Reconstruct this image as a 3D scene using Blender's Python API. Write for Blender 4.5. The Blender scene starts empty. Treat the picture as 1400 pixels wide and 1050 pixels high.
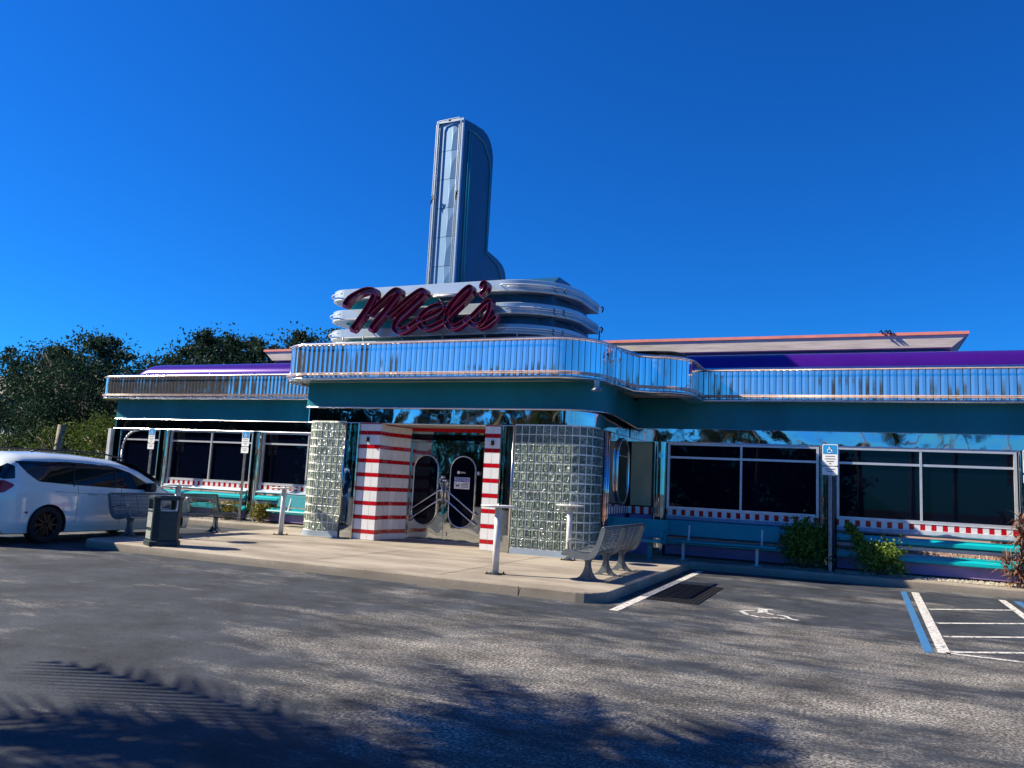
import bpy, bmesh, math, random
from mathutils import Vector, Matrix, noise
random.seed(7)
PI=math.pi; R=math.radians
SC=bpy.context.scene
COL=SC.collection
# ------------------------------------------------------------------ camera
yaw,pitch,roll=0.413,0.1276,0.0515
fw=Vector((-math.sin(yaw)*math.cos(pitch),math.cos(yaw)*math.cos(pitch),math.sin(pitch)))
r1=Vector((math.cos(yaw),math.sin(yaw),0)); u1=r1.cross(fw)
rr=r1*math.cos(roll)+u1*math.sin(roll); uu=rr.cross(fw)
cam=bpy.data.objects.new('camera',bpy.data.cameras.new('camera')); COL.objects.link(cam)
cam.data.lens=36*1075/1400; cam.data.sensor_width=36; cam.data.clip_end=2000; cam.data.clip_start=.05
m=Matrix((rr,uu,-fw)).transposed().to_4x4(); m.translation=Vector((0,0,1.63)); cam.matrix_world=m
SC.camera=cam
# ------------------------------------------------------------------ world, sun, exposure
SUNV=Vector((-1.30,-.42,1.0)).normalized()
w=bpy.data.worlds.new('World'); SC.world=w; w.use_nodes=True
nt=w.node_tree; nt.nodes.clear()
sky=nt.nodes.new('ShaderNodeTexSky'); sky.sky_type='NISHITA'; sky.sun_disc=False
sky.sun_elevation=math.asin(SUNV.z); sky.sun_rotation=math.atan2(SUNV.x,SUNV.y)
sky.air_density=1.0; sky.dust_density=0.15; sky.ozone_density=3.0; sky.altitude=0
hs=nt.nodes.new('ShaderNodeHueSaturation'); hs.inputs['Saturation'].default_value=1.15
tint=nt.nodes.new('ShaderNodeMix'); tint.data_type='RGBA'; tint.blend_type='MULTIPLY'; tint.inputs[0].default_value=1; tint.inputs[7].default_value=(.10,.70,1.5,1)
bg=nt.nodes.new('ShaderNodeBackground'); bg.inputs['Strength'].default_value=.052
out=nt.nodes.new('ShaderNodeOutputWorld')
nt.links.new(sky.outputs[0],hs.inputs['Color']); nt.links.new(hs.outputs[0],tint.inputs[6]); nt.links.new(tint.outputs[2],bg.inputs[0]); nt.links.new(bg.outputs[0],out.inputs[0])
sl=bpy.data.lights.new('sun','SUN'); sl.energy=5.0; sl.angle=R(.5); sl.color=(1,.90,.72)
so=bpy.data.objects.new('sun',sl); COL.objects.link(so); so.rotation_euler=SUNV.to_track_quat('Z','Y').to_euler()
SC.view_settings.view_transform='Standard'; SC.view_settings.look='None'
SC.view_settings.exposure=1.0; SC.view_settings.gamma=1
SC.cycles.max_bounces=8; SC.cycles.glossy_bounces=5; SC.cycles.diffuse_bounces=3
# ------------------------------------------------------------------ materials
def N(nt,t,**k):
    n=nt.nodes.new(t)
    for a,b in k.items():
        if a.startswith('i_'):
            key=a[2:]; key=int(key) if key.isdigit() else key.replace('_',' ')
            n.inputs[key].default_value=b
        else: setattr(n,a,b)
    return n
def base(name,col,rough=.6,metal=0.,spec=.5):
    m=bpy.data.materials.new(name); m.use_nodes=True
    b=m.node_tree.nodes['Principled BSDF']
    b.inputs['Base Color'].default_value=(*col,1); b.inputs['Roughness'].default_value=rough
    b.inputs['Metallic'].default_value=metal; b.inputs['Specular IOR Level'].default_value=spec
    return m,m.node_tree,b
def coords(nt,scale=(1,1,1)):
    g=nt.nodes.new('ShaderNodeNewGeometry'); mp=nt.nodes.new('ShaderNodeMapping'); mp.inputs['Scale'].default_value=scale
    nt.links.new(g.outputs['Position'],mp.inputs[0]); return mp
def noisy(name,col,rough=.6,metal=0.,var=.15,sc=3.,bump=0.,bsc=30.,stretch=(1,1,1),spec=.5,col2=None,obj=False,rvar=0.):
    m,nt,b=base(name,col,rough,metal,spec)
    if obj:
        tc=nt.nodes.new('ShaderNodeTexCoord'); mp=nt.nodes.new('ShaderNodeMapping'); mp.inputs['Scale'].default_value=stretch; nt.links.new(tc.outputs['Object'],mp.inputs[0])
    else: mp=coords(nt,stretch)
    n=N(nt,'ShaderNodeTexNoise',i_Scale=sc,i_Detail=5.); nt.links.new(mp.outputs[0],n.inputs['Vector'])
    cr=nt.nodes.new('ShaderNodeValToRGB'); c2=col2 or tuple(max(0,c*(1-var*2)) for c in col)
    c1=tuple(min(1,c*(1+var)) for c in col) if not col2 else col
    cr.color_ramp.elements[0].position=.3; cr.color_ramp.elements[1].position=.7
    cr.color_ramp.elements[0].color=(*c2,1); cr.color_ramp.elements[1].color=(*c1,1)
    nt.links.new(n.outputs[0],cr.inputs[0]); nt.links.new(cr.outputs[0],b.inputs['Base Color'])
    if rvar:
        mr=N(nt,'ShaderNodeMapRange'); mr.inputs[3].default_value=rough-rvar; mr.inputs[4].default_value=rough+rvar
        nt.links.new(n.outputs[0],mr.inputs[0]); nt.links.new(mr.outputs[0],b.inputs['Roughness'])
    if bump:
        n2=N(nt,'ShaderNodeTexNoise',i_Scale=bsc,i_Detail=3.); nt.links.new(mp.outputs[0],n2.inputs['Vector'])
        bp=N(nt,'ShaderNodeBump',i_Strength=1.,i_Distance=bump); nt.links.new(n2.outputs[0],bp.inputs['Height']); nt.links.new(bp.outputs[0],b.inputs['Normal'])
    return m
M={}
def chrome(name,col=(.72,.76,.8),rough=.05,dist=.006,sc=2.5,stretch=(1,1,.35),dirt=.2,metal=1.):
    m,nt,b=base(name,col,rough,metal)
    mp=coords(nt,stretch)
    n=N(nt,'ShaderNodeTexNoise',i_Scale=sc,i_Detail=1.5); nt.links.new(mp.outputs[0],n.inputs['Vector'])
    bp=N(nt,'ShaderNodeBump',i_Strength=1.,i_Distance=dist); nt.links.new(n.outputs[0],bp.inputs['Height']); nt.links.new(bp.outputs[0],b.inputs['Normal'])
    mp2=coords(nt,(1,1,.3)); n2=N(nt,'ShaderNodeTexNoise',i_Scale=4.,i_Detail=6.); nt.links.new(mp2.outputs[0],n2.inputs['Vector'])
    mr=N(nt,'ShaderNodeMapRange'); mr.inputs[1].default_value=.45; mr.inputs[2].default_value=.8; mr.inputs[3].default_value=rough; mr.inputs[4].default_value=rough+dirt
    nt.links.new(n2.outputs[0],mr.inputs[0]); nt.links.new(mr.outputs[0],b.inputs['Roughness'])
    return m
M['fascia']=chrome('ribbed_stainless',(.86,.83,.80),.05,.0026,1.3,(1,1,.25),.02,.91)
M['mirror']=chrome('wavy_mirror_steel',(.86,.67,.68),.03,.022,1.3,(1,1,1),.04)
M['doorchrome']=chrome('door_steel',(.50,.53,.52),.03,.02,1.8,(1,1,.8),.08)
M['trim']=noisy('bright_trim',(.78,.78,.78),.22,1.,.08,8.)
M['copper']=noisy('pale_pink_neon_tube',(.72,.52,.45),.25,0.,.1,8.)
M['alu']=noisy('window_aluminium',(.72,.73,.74),.38,.55,.06,6.)
M['brushed']=noisy('brushed_sign_metal',(.40,.50,.60),.42,.55,.05,2.,.001,8.)
M['towerface']=noisy('pale_blue_tower_panel',(.15,.29,.45),.5,.25,.06,1.2)
M['white_lip']=noisy('painted_white_metal',(.72,.72,.70),.4,0.,.1,4.)
M['glass']=base('tinted_glass',(.0015,.003,.010),.02,0.,.28)[0]
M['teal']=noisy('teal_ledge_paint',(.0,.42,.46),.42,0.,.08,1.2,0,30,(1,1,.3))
M['frieze']=noisy('shaded_teal_frieze',(.0,.165,.21),.42,0.,.13,.9,0,30,(1,1,.25))  # same bright teal, darkened: the shade under the fascia is put into the colour
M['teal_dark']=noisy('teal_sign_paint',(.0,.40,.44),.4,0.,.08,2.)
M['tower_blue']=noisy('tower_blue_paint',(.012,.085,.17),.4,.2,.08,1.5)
M['purple']=noisy('purple_roof_metal',(.065,.010,.24),.17,.35,.05,2.)
M['purple_base']=noisy('purple_wall_paint',(.25,.19,.40),.6,0.,.1,4.)
M['pink']=noisy('salmon_edge_paint',(.85,.28,.20),.6,0.,.1,5.)
M['soffit']=noisy('weathered_soffit',(.74,.66,.52),.6,0.,.25,1.6,0,30,(1,.3,14.),col2=(.50,.43,.34))
M['under']=noisy('canopy_soffit_paint',(.42,.42,.40),.7,0.,.1,2.)
M['white_tile']=noisy('white_tile',(.80,.79,.77),.14,0.,.03,3.)
M['red_tile']=noisy('red_tile',(.52,.004,.012),.12,0.,.1,9.)
M['grout']=noisy('grout',(.55,.53,.50),.9)
M['tan']=noisy('tan_panel',(.42,.38,.22),.7,0.,.08,2.)
M['navy']=noisy('dark_opening',(.01,.012,.02),.5)
M['mortar']=noisy('glass_block_mortar',(.86,.87,.76),.6,0.,.12,9.)
M['maroon']=noisy('maroon_enamel',(.13,.004,.038),.10,0.,.15,4.,0,20,spec=.8)
M['letter_neon']=noisy('letter_neon_glass',(.20,.02,.06),.08,0.,.15,4.,spec=.9)
M['grey_paint']=noisy('grey_bench_paint',(.13,.15,.165),.42,.0,.12,8.,0,20,obj=True)
M['table_paint']=noisy('light_grey_table_paint',(.62,.63,.62),.4,0.,.08,9.)
M['bin']=noisy('dark_green_bin',(.012,.030,.035),.45,0.,.2,12.)
M['bin_panel']=noisy('speckled_bin_panel',(.32,.34,.33),.6,0.,.4,60.)
M['teal_bench']=noisy('teal_bench_paint',(.0,.24,.28),.45,0.,.06,5.)
M['sign_white']=noisy('sign_white',(.82,.82,.80),.4,0.,.03,9.)
M['sign_blue']=noisy('sign_blue',(.02,.28,.62),.4,0.,.05,9.)
M['sign_text']=noisy('sign_text_grey',(.20,.20,.22),.5)
M['notice_blue']=noisy('notice_blue',(.06,.10,.42),.4)
M['galv']=noisy('galvanised_post',(.45,.47,.48),.4,.7,.15,12.)
M['bollard']=noisy('navy_bollard_paint',(.015,.03,.07),.5)
M['seam']=noisy('dark_panel_seam',(.06,.08,.10),.4,.6)
M['neon']=noisy('clear_neon_tube',(.78,.78,.76),.15,0.,.05,9.)
M['bark']=noisy('bark',(.16,.13,.10),.9,0.,.3,8.,.02,20.,(1,1,.4))
M['pale_bark']=noisy('pale_bark',(.34,.28,.20),.9,0.,.25,8.,.02,20.,(1,1,.4))
M['gravel_bed']=noisy('gravel_bed',(.38,.33,.26),.9,0.,.4,40.,.02,60.)
M['stone']=noisy('light_stones',(.44,.39,.31),.8,0.,.3,20.)
M['iron']=noisy('cast_iron',(.022,.023,.025),.6,.3,.3,20.)
M['carwhite']=noisy('white_car_paint',(.70,.77,.74),.22,0.,.02,1.)
M['carwhite'].node_tree.nodes['Principled BSDF'].inputs['Coat Weight'].default_value=1.
M['tyre']=noisy('tyre_rubber',(.012,.012,.013),.8)
M['rim']=noisy('black_rim',(.006,.006,.007),.35,.1)
M['black']=noisy('black_trim',(.01,.011,.012),.45)
M['redlamp']=noisy('red_lamp',(.35,.006,.012),.12)
M['carglass']=base('car_glass',(.004,.007,.010),.02,0.,.6)[0]
M['wallwhite']=noisy('white_render',(.62,.62,.60),.8,0.,.08,2.)
M['lawn']=noisy('grass',(.07,.12,.03),.9,0.,.4,3.,.05,40.)
def leafmat(name,c1,c2,rough=.55):
    m,nt,b=base(name,c1,rough,0.,.08)
    g=nt.nodes.new('ShaderNodeNewGeometry'); cr=nt.nodes.new('ShaderNodeValToRGB')
    cr.color_ramp.elements[0].color=(*c1,1); cr.color_ramp.elements[1].color=(*c2,1)
    nt.links.new(g.outputs['Random Per Island'],cr.inputs[0]); nt.links.new(cr.outputs[0],b.inputs['Base Color'])
    tr=nt.nodes.new('ShaderNodeBsdfTranslucent'); nt.links.new(cr.outputs[0],tr.inputs[0])
    mx=nt.nodes.new('ShaderNodeMixShader'); mx.inputs[0].default_value=.28
    o=nt.nodes['Material Output']; nt.links.new(b.outputs[0],mx.inputs[1]); nt.links.new(tr.outputs[0],mx.inputs[2]); nt.links.new(mx.outputs[0],o.inputs[0])
    return m
M['leaf']=leafmat('broad_leaf',(.012,.034,.022),(.030,.060,.034))
M['leaf_y']=leafmat('yellow_green_leaf',(.02,.05,.015),(.12,.16,.03))
M['leaf_shrub']=leafmat('shrub_leaf',(.03,.08,.02),(.16,.26,.04))
M['leaf_bright']=leafmat('bright_shrub_leaf',(.05,.11,.02),(.24,.34,.06))
M['leaf_olive']=leafmat('olive_shrub_leaf',(.08,.09,.02),(.30,.26,.06))
M['leaf_red']=leafmat('red_brown_leaf',(.10,.03,.03),(.34,.20,.12))
M['palm']=leafmat('palm_leaf',(.014,.04,.014),(.04,.085,.02))
# asphalt
def asphalt():
    m,nt,b=base('worn_asphalt',(.05,.05,.05),.82,0.,.35)
    mp=coords(nt,(1,1,1)); mps=coords(nt,(.45,1.0,1)); mps.inputs['Rotation'].default_value=(0,0,R(12))
    big=N(nt,'ShaderNodeTexNoise',i_Scale=.55,i_Detail=5.,i_Roughness=.66,i_Distortion=.15); nt.links.new(mps.outputs[0],big.inputs['Vector'])
    med=N(nt,'ShaderNodeTexNoise',i_Scale=3.2,i_Detail=9.,i_Roughness=.8); nt.links.new(mps.outputs[0],med.inputs['Vector'])
    fine=N(nt,'ShaderNodeTexNoise',i_Scale=38.,i_Detail=5.,i_Roughness=.85); nt.links.new(mp.outputs[0],fine.inputs['Vector'])
    vor=N(nt,'ShaderNodeTexVoronoi',i_Scale=95.); nt.links.new(mp.outputs[0],vor.inputs['Vector'])
    a=N(nt,'ShaderNodeMath',operation='MULTIPLY_ADD'); a.inputs[1].default_value=.55; nt.links.new(med.outputs[0],a.inputs[0]); nt.links.new(big.outputs[0],a.inputs[2])
    pz=coords(nt,(1/6.5,1/4.2,1)); pz.inputs['Location'].default_value=(.6/6.5*-1*-1*0-0.02,-8.2/4.2,0)
    ln=N(nt,'ShaderNodeVectorMath',operation='LENGTH'); nt.links.new(pz.outputs[0],ln.inputs[0])
    gm=N(nt,'ShaderNodeMapRange'); gm.inputs[1].default_value=0; gm.inputs[2].default_value=1.25; gm.inputs[3].default_value=.15; gm.inputs[4].default_value=-.03; nt.links.new(ln.outputs['Value'],gm.inputs[0])
    a2=N(nt,'ShaderNodeMath',operation='ADD'); nt.links.new(a.outputs[0],a2.inputs[0]); nt.links.new(gm.outputs[0],a2.inputs[1])
    wear=N(nt,'ShaderNodeMapRange'); wear.inputs[1].default_value=.77; wear.inputs[2].default_value=.96; nt.links.new(a2.outputs[0],wear.inputs[0])
    # aggregate exposed where worn
    th=N(nt,'ShaderNodeMapRange'); th.inputs[1].default_value=.44; th.inputs[2].default_value=.60; nt.links.new(fine.outputs[0],th.inputs[0])
    mul=N(nt,'ShaderNodeMath',operation='MULTIPLY'); nt.links.new(wear.outputs[0],mul.inputs[0]); nt.links.new(th.outputs[0],mul.inputs[1])
    c1=nt.nodes.new('ShaderNodeMix'); c1.data_type='RGBA'; c1.inputs[6].default_value=(.010,.015,.023,1); c1.inputs[7].default_value=(.052,.058,.070,1)
    nt.links.new(med.outputs[0],c1.inputs[0])
    c2=nt.nodes.new('ShaderNodeMix'); c2.data_type='RGBA'; c2.inputs[7].default_value=(.38,.34,.28,1)
    nt.links.new(c1.outputs[2],c2.inputs[6]); nt.links.new(mul.outputs[0],c2.inputs[0])
    # every stone of the aggregate has its own shade; a second, wider mottling of dust and oil
    gr=N(nt,'ShaderNodeMapRange'); gr.inputs[1].default_value=.34; gr.inputs[2].default_value=.66; gr.inputs[3].default_value=.45; gr.inputs[4].default_value=1.75; nt.links.new(fine.outputs[0],gr.inputs[0])
    mot=N(nt,'ShaderNodeTexNoise',i_Scale=1.1,i_Detail=9.,i_Roughness=.72); nt.links.new(mp.outputs[0],mot.inputs['Vector'])
    mo=N(nt,'ShaderNodeMapRange'); mo.inputs[1].default_value=.38; mo.inputs[2].default_value=.64; mo.inputs[3].default_value=.55; mo.inputs[4].default_value=1.45; nt.links.new(mot.outputs[0],mo.inputs[0])
    gm2=N(nt,'ShaderNodeMath',operation='MULTIPLY'); nt.links.new(gr.outputs[0],gm2.inputs[0]); nt.links.new(mo.outputs[0],gm2.inputs[1])
    vm=N(nt,'ShaderNodeVectorMath',operation='SCALE'); nt.links.new(c2.outputs[2],vm.inputs[0]); nt.links.new(gm2.outputs[0],vm.inputs['Scale'])
    sp=N(nt,'ShaderNodeMapRange'); sp.inputs[1].default_value=.70; sp.inputs[2].default_value=.76; nt.links.new(fine.outputs[0],sp.inputs[0])
    c3=nt.nodes.new('ShaderNodeMix'); c3.data_type='RGBA'; c3.inputs[7].default_value=(.20,.19,.17,1)
    nt.links.new(vm.outputs[0],c3.inputs[6]); nt.links.new(sp.outputs[0],c3.inputs[0]); nt.links.new(c3.outputs[2],b.inputs['Base Color'])
    bp=N(nt,'ShaderNodeBump',i_Strength=.7,i_Distance=.012); nt.links.new(fine.outputs[0],bp.inputs['Height']); nt.links.new(bp.outputs[0],b.inputs['Normal'])
    return m
M['asphalt']=asphalt()
def concrete():
    m,nt,b=base('stained_concrete',(.4,.36,.3),.85,0.,.3)
    mp=coords(nt,(.5,1,1)); n=N(nt,'ShaderNodeTexNoise',i_Scale=1.3,i_Detail=7.,i_Roughness=.6); nt.links.new(mp.outputs[0],n.inputs['Vector'])
    cr=nt.nodes.new('ShaderNodeValToRGB'); e=cr.color_ramp.elements; e[0].position=.3; e[0].color=(.25,.21,.165,1); e[1].position=.62; e[1].color=(.50,.435,.35,1)
    nt.links.new(n.outputs[0],cr.inputs[0])
    mp2=coords(nt); f=N(nt,'ShaderNodeTexNoise',i_Scale=40.,i_Detail=5.); nt.links.new(mp2.outputs[0],f.inputs['Vector'])
    mx=nt.nodes.new('ShaderNodeMix'); mx.data_type='RGBA'; mx.blend_type='MULTIPLY'; mx.inputs[0].default_value=.5
    nt.links.new(cr.outputs[0],mx.inputs[6]); nt.links.new(f.outputs[0],mx.inputs[7])
    # vertical kerb faces carry grime
    g=nt.nodes.new('ShaderNodeNewGeometry'); sx=nt.nodes.new('ShaderNodeSeparateXYZ'); nt.links.new(g.outputs['Position'],sx.inputs[0])
    n3=N(nt,'ShaderNodeTexNoise',i_Scale=6.,i_Detail=6.); nt.links.new(mp2.outputs[0],n3.inputs['Vector'])
    ad=N(nt,'ShaderNodeMath',operation='MULTIPLY_ADD'); ad.inputs[1].default_value=.12; nt.links.new(n3.outputs[0],ad.inputs[0]); nt.links.new(sx.outputs[2],ad.inputs[2])
    mr=N(nt,'ShaderNodeMapRange'); mr.inputs[1].default_value=.10; mr.inputs[2].default_value=.19; mr.inputs[3].default_value=.75; mr.inputs[4].default_value=0.; nt.links.new(ad.outputs[0],mr.inputs[0])
    m2=nt.nodes.new('ShaderNodeMix'); m2.data_type='RGBA'; m2.inputs[7].default_value=(.20,.18,.15,1)
    nt.links.new(mx.outputs[2],m2.inputs[6]); nt.links.new(mr.outputs[0],m2.inputs[0]); nt.links.new(m2.outputs[2],b.inputs['Base Color'])
    mul=mx; 
    bp=N(nt,'ShaderNodeBump',i_Strength=.4,i_Distance=.004); nt.links.new(f.outputs[0],bp.inputs['Height']); nt.links.new(bp.outputs[0],b.inputs['Normal'])
    return m
M['concrete']=concrete()
def paint(name,col,wear=.5):
    m,nt,b=base(name,col,.7)
    mp=coords(nt); n=N(nt,'ShaderNodeTexNoise',i_Scale=14.,i_Detail=8.,i_Roughness=.75); nt.links.new(mp.outputs[0],n.inputs['Vector'])
    mr=N(nt,'ShaderNodeMapRange'); mr.inputs[1].default_value=wear; mr.inputs[2].default_value=wear+.1; nt.links.new(n.outputs[0],mr.inputs[0])
    mx=nt.nodes.new('ShaderNodeMix'); mx.data_type='RGBA'; mx.inputs[6].default_value=(*col,1); mx.inputs[7].default_value=(.06,.06,.06,1)
    nt.links.new(mr.outputs[0],mx.inputs[0]); nt.links.new(mx.outputs[2],b.inputs['Base Color']); return m
M['line_white']=paint('worn_white_paint',(.62,.60,.56),.50)
M['line_blue']=paint('worn_blue_paint',(.03,.16,.36),.52)
def glassblock(name='glass_block',lo=(.018,.035,.03),mid=(.12,.165,.125),hi=(.48,.54,.42)):
    m,nt,b=base(name,(.3,.34,.28),.12,0.,.8)
    g=nt.nodes.new('ShaderNodeNewGeometry')
    mp=coords(nt); n=N(nt,'ShaderNodeTexNoise',i_Scale=22.,i_Detail=2.,i_Distortion=1.5); nt.links.new(mp.outputs[0],n.inputs['Vector'])
    a=N(nt,'ShaderNodeMath',operation='MULTIPLY_ADD'); a.inputs[1].default_value=.16; nt.links.new(g.outputs['Random Per Island'],a.inputs[0]); nt.links.new(n.outputs[0],a.inputs[2])
    cr=nt.nodes.new('ShaderNodeValToRGB'); e=cr.color_ramp.elements
    e[0].position=.40; e[0].color=(*lo,1); e[1].position=.85; e[1].color=(*hi,1)
    x=cr.color_ramp.elements.new(.62); x.color=(*mid,1)
    nt.links.new(a.outputs[0],cr.inputs[0]); nt.links.new(cr.outputs[0],b.inputs['Base Color'])
    bp=N(nt,'ShaderNodeBump',i_Strength=1.,i_Distance=.02); nt.links.new(n.outputs[0],bp.inputs['Height']); nt.links.new(bp.outputs[0],b.inputs['Normal'])
    return m
M['gblock']=glassblock(); M['gsunlit']=glassblock('sunlit_glass_block',(.06,.08,.06),(.24,.29,.21),(.55,.60,.46))  # paler copy for the left wall: sunlight through the blocks put into the colour
def stripes(period,x0=0.):   # red and white tiles alternating along x (or y)
    m,nt,b=base('red_white_tile_band',(.8,.8,.8),.15)
    g=nt.nodes.new('ShaderNodeNewGeometry'); s=nt.nodes.new('ShaderNodeSeparateXYZ'); nt.links.new(g.outputs['Position'],s.inputs[0])
    ad=N(nt,'ShaderNodeMath',operation='ADD'); nt.links.new(s.outputs[0],ad.inputs[0]); nt.links.new(s.outputs[1],ad.inputs[1])
    md=N(nt,'ShaderNodeMath',operation='PINGPONG'); md.inputs[1].default_value=period/2; nt.links.new(ad.outputs[0],md.inputs[0])
    gt=N(nt,'ShaderNodeMath',operation='GREATER_THAN'); gt.inputs[1].default_value=period/4*1.08; nt.links.new(md.outputs[0],gt.inputs[0])
    mx=nt.nodes.new('ShaderNodeMix'); mx.data_type='RGBA'; mx.inputs[6].default_value=(.78,.77,.75,1); mx.inputs[7].default_value=(.50,.004,.012,1)
    nt.links.new(gt.outputs[0],mx.inputs[0]); nt.links.new(mx.outputs[2],b.inputs['Base Color']); return m
M['band']=stripes(.212)
# ------------------------------------------------------------------ mesh builder
class MB:
    def __init__(s): s.v=[]; s.f=[]; s.mi=[]; s.sm=[]; s.cur=0; s.smooth=False
    def add(s,vs,fs):
        o=len(s.v); s.v+= [tuple(p) for p in vs]
        for f in fs: s.f.append([i+o for i in f]); s.mi.append(s.cur); s.sm.append(s.smooth)
        return s
    def box(s,x0,x1,y0,y1,z0,z1):
        return s.add([(x0,y0,z0),(x1,y0,z0),(x1,y1,z0),(x0,y1,z0),(x0,y0,z1),(x1,y0,z1),(x1,y1,z1),(x0,y1,z1)],
            [(3,2,1,0),(4,5,6,7),(0,1,5,4),(1,2,6,5),(2,3,7,6),(3,0,4,7)])
    def prism(s,poly,a,b,axis='z'):   # poly 2D, extruded along axis from a to b
        def P(p,t):
            return (p[0],p[1],t) if axis=='z' else ((t,p[0],p[1]) if axis=='x' else (p[0],t,p[1]))
        n=len(poly); vs=[P(p,a) for p in poly]+[P(p,b) for p in poly]
        fs=[tuple(range(n))[::-1],tuple(range(n,2*n))]+[(i,(i+1)%n,(i+1)%n+n,i+n) for i in range(n)]
        return s.add(vs,fs)
    def tube(s,pts,r,n=8,closed=False,caps=True):
        pts=[Vector(p) for p in pts]; k=len(pts); rad=r if isinstance(r,(list,tuple)) else [r]*k
        up=None; rings=[]
        for i,p in enumerate(pts):
            a=pts[(i-1)%k] if (closed or i>0) else p; b=pts[(i+1)%k] if (closed or i<k-1) else p
            t=(b-a).normalized() if (b-a).length>1e-9 else Vector((0,0,1))
            if up is None: up=Vector((0,0,1)) if abs(t.z)<.9 else Vector((1,0,0))
            sx=t.cross(up)
            if sx.length<1e-5: sx=t.orthogonal()
            sx.normalize(); up=sx.cross(t).normalized()
            rings.append([p+(sx*math.cos(2*PI*j/n)+up*math.sin(2*PI*j/n))*rad[i] for j in range(n)])
        vs=[q for rg in rings for q in rg]; fs=[]
        for i in range(k if closed else k-1):
            i2=(i+1)%k
            for j in range(n): fs.append((i*n+j,i*n+(j+1)%n,i2*n+(j+1)%n,i2*n+j))
        if caps and not closed: fs+= [tuple(range(n))[::-1],tuple(range((k-1)*n,k*n))]
        sm=s.smooth; s.smooth=True; s.add(vs,fs); s.smooth=sm; return s
    def lathe(s,prof,cx=0,cy=0,n=24):   # prof: (r,z)
        vs=[(cx+r*math.cos(2*PI*j/n),cy+r*math.sin(2*PI*j/n),z) for r,z in prof for j in range(n)]
        fs=[(i*n+j,i*n+(j+1)%n,(i+1)*n+(j+1)%n,(i+1)*n+j) for i in range(len(prof)-1) for j in range(n)]
        fs+=[tuple(range(n))[::-1],tuple(range((len(prof)-1)*n,len(prof)*n))]
        return s.add(vs,fs)
    def quad(s,a,b,c,d): return s.add([a,b,c,d],[(0,1,2,3)])
    def build(s,name,mat,parent=None,world=False,bevel=0,auto=False):
        me=bpy.data.meshes.new(name)
        off=Vector((0,0,0))
        if parent is not None and world:
            q=parent
            while q.parent: q=q.parent
            off=q.location
        me.from_pydata([(v[0]-off.x,v[1]-off.y,v[2]-off.z) for v in s.v],[],s.f)
        mats=mat if isinstance(mat,(list,tuple)) else [mat]
        for x in mats: me.materials.append(x)
        me.polygons.foreach_set('material_index',s.mi); me.polygons.foreach_set('use_smooth',s.sm)
        me.update()
        if bevel:
            bm=bmesh.new(); bm.from_mesh(me)
            bmesh.ops.remove_doubles(bm,verts=bm.verts,dist=1e-5)
            es=[e for e in bm.edges if len(e.link_faces)==2 and e.calc_face_angle(0)>R(35)]
            bmesh.ops.bevel(bm,geom=es,offset=bevel,segments=2,affect='EDGES',profile=.5,clamp_overlap=True)
            bm.to_mesh(me); bm.free()
        o=bpy.data.objects.new(name,me); COL.objects.link(o)
        if parent is not None: o.parent=parent
        return o
def thing(name,label,cat,loc=(0,0,0),rz=0,group=None):
    o=bpy.data.objects.new(name,None); COL.objects.link(o); o.location=loc; o.rotation_euler=(0,0,rz)
    o['label']=label; o['category']=cat
    if group: o['group']=group
    return o
def tag(o,label,cat,group=None):
    o['label']=label; o['category']=cat
    if group: o['group']=group
    return o
def struct(o,kind='structure'): o['kind']=kind; return o
def dup(root,loc,rz=0,label=None,scale=None):
    r=root.copy(); COL.objects.link(r); r.location=loc; r.rotation_euler=(0,0,rz)
    if scale: r.scale=(scale,)*3
    if label: r['label']=label
    for ch in list(root.children):
        c=ch.copy(); COL.objects.link(c); c.parent=r
        for g in list(ch.children):
            d=g.copy(); COL.objects.link(d); d.parent=c
    return r
def rpath(pts,step=.06):
    """pts: (x,y[,radius]); returns rounded polyline"""
    o=[]; n=len(pts)
    for i,p in enumerate(pts):
        r=p[2] if len(p)>2 else 0; P=Vector(p[:2])
        if r<=0 or i in(0,n-1): o.append(P); continue
        a=(Vector(pts[i-1][:2])-P).normalized(); b=(Vector(pts[i+1][:2])-P).normalized()
        ang=a.angle(b); d=r/math.tan(ang/2); c=P+(a+b).normalized()*(r/math.sin(ang/2))
        s=P+a*d-c; e=P+b*d-c; tot=s.angle_signed(e); k=max(3,int(abs(tot)*r/step))
        for j in range(k+1):
            t=-tot*j/k; o.append(c+Vector((s.x*math.cos(t)-s.y*math.sin(t),s.x*math.sin(t)+s.y*math.cos(t))))
    return o
def offs(path,d):
    """offset to the right-hand side of travel (outward for paths running +x with building at +y)"""
    o=[]; n=len(path)
    for i,p in enumerate(path):
        a=path[max(0,i-1)]; b=path[min(n-1,i+1)]; t=(b-a).normalized()
        k=1.
        if 0<i<n-1:
            t1=(p-a).normalized(); k=1/max(.5,t1.dot(t))
        o.append(p+Vector((t.y,-t.x))*d*k)
    return o
def resample(path,step):
    L=[0]
    for a,b in zip(path,path[1:]): L.append(L[-1]+(b-a).length)
    n=max(1,int(round(L[-1]/step))); o=[]; j=0
    for i in range(n+1):
        s=L[-1]*i/n
        while j<len(L)-2 and L[j+1]<s: j+=1
        t=(s-L[j])/max(1e-9,L[j+1]-L[j]); o.append(path[j].lerp(path[j+1],t))
    return o
def wall(mb,path,z0,z1,d=0.,zf=None,nz=1):
    P=offs(path,d) if d else path
    vs=[]
    for p in P:
        a,b=(zf(p) if zf else (z0,z1))
        for k in range(nz+1): vs.append((p.x,p.y,a+(b-a)*k/nz))
    m=nz+1; fs=[(i*m+k,(i+1)*m+k,(i+1)*m+k+1,i*m+k+1) for i in range(len(P)-1) for k in range(nz)]
    return mb.add(vs,fs)
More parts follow.
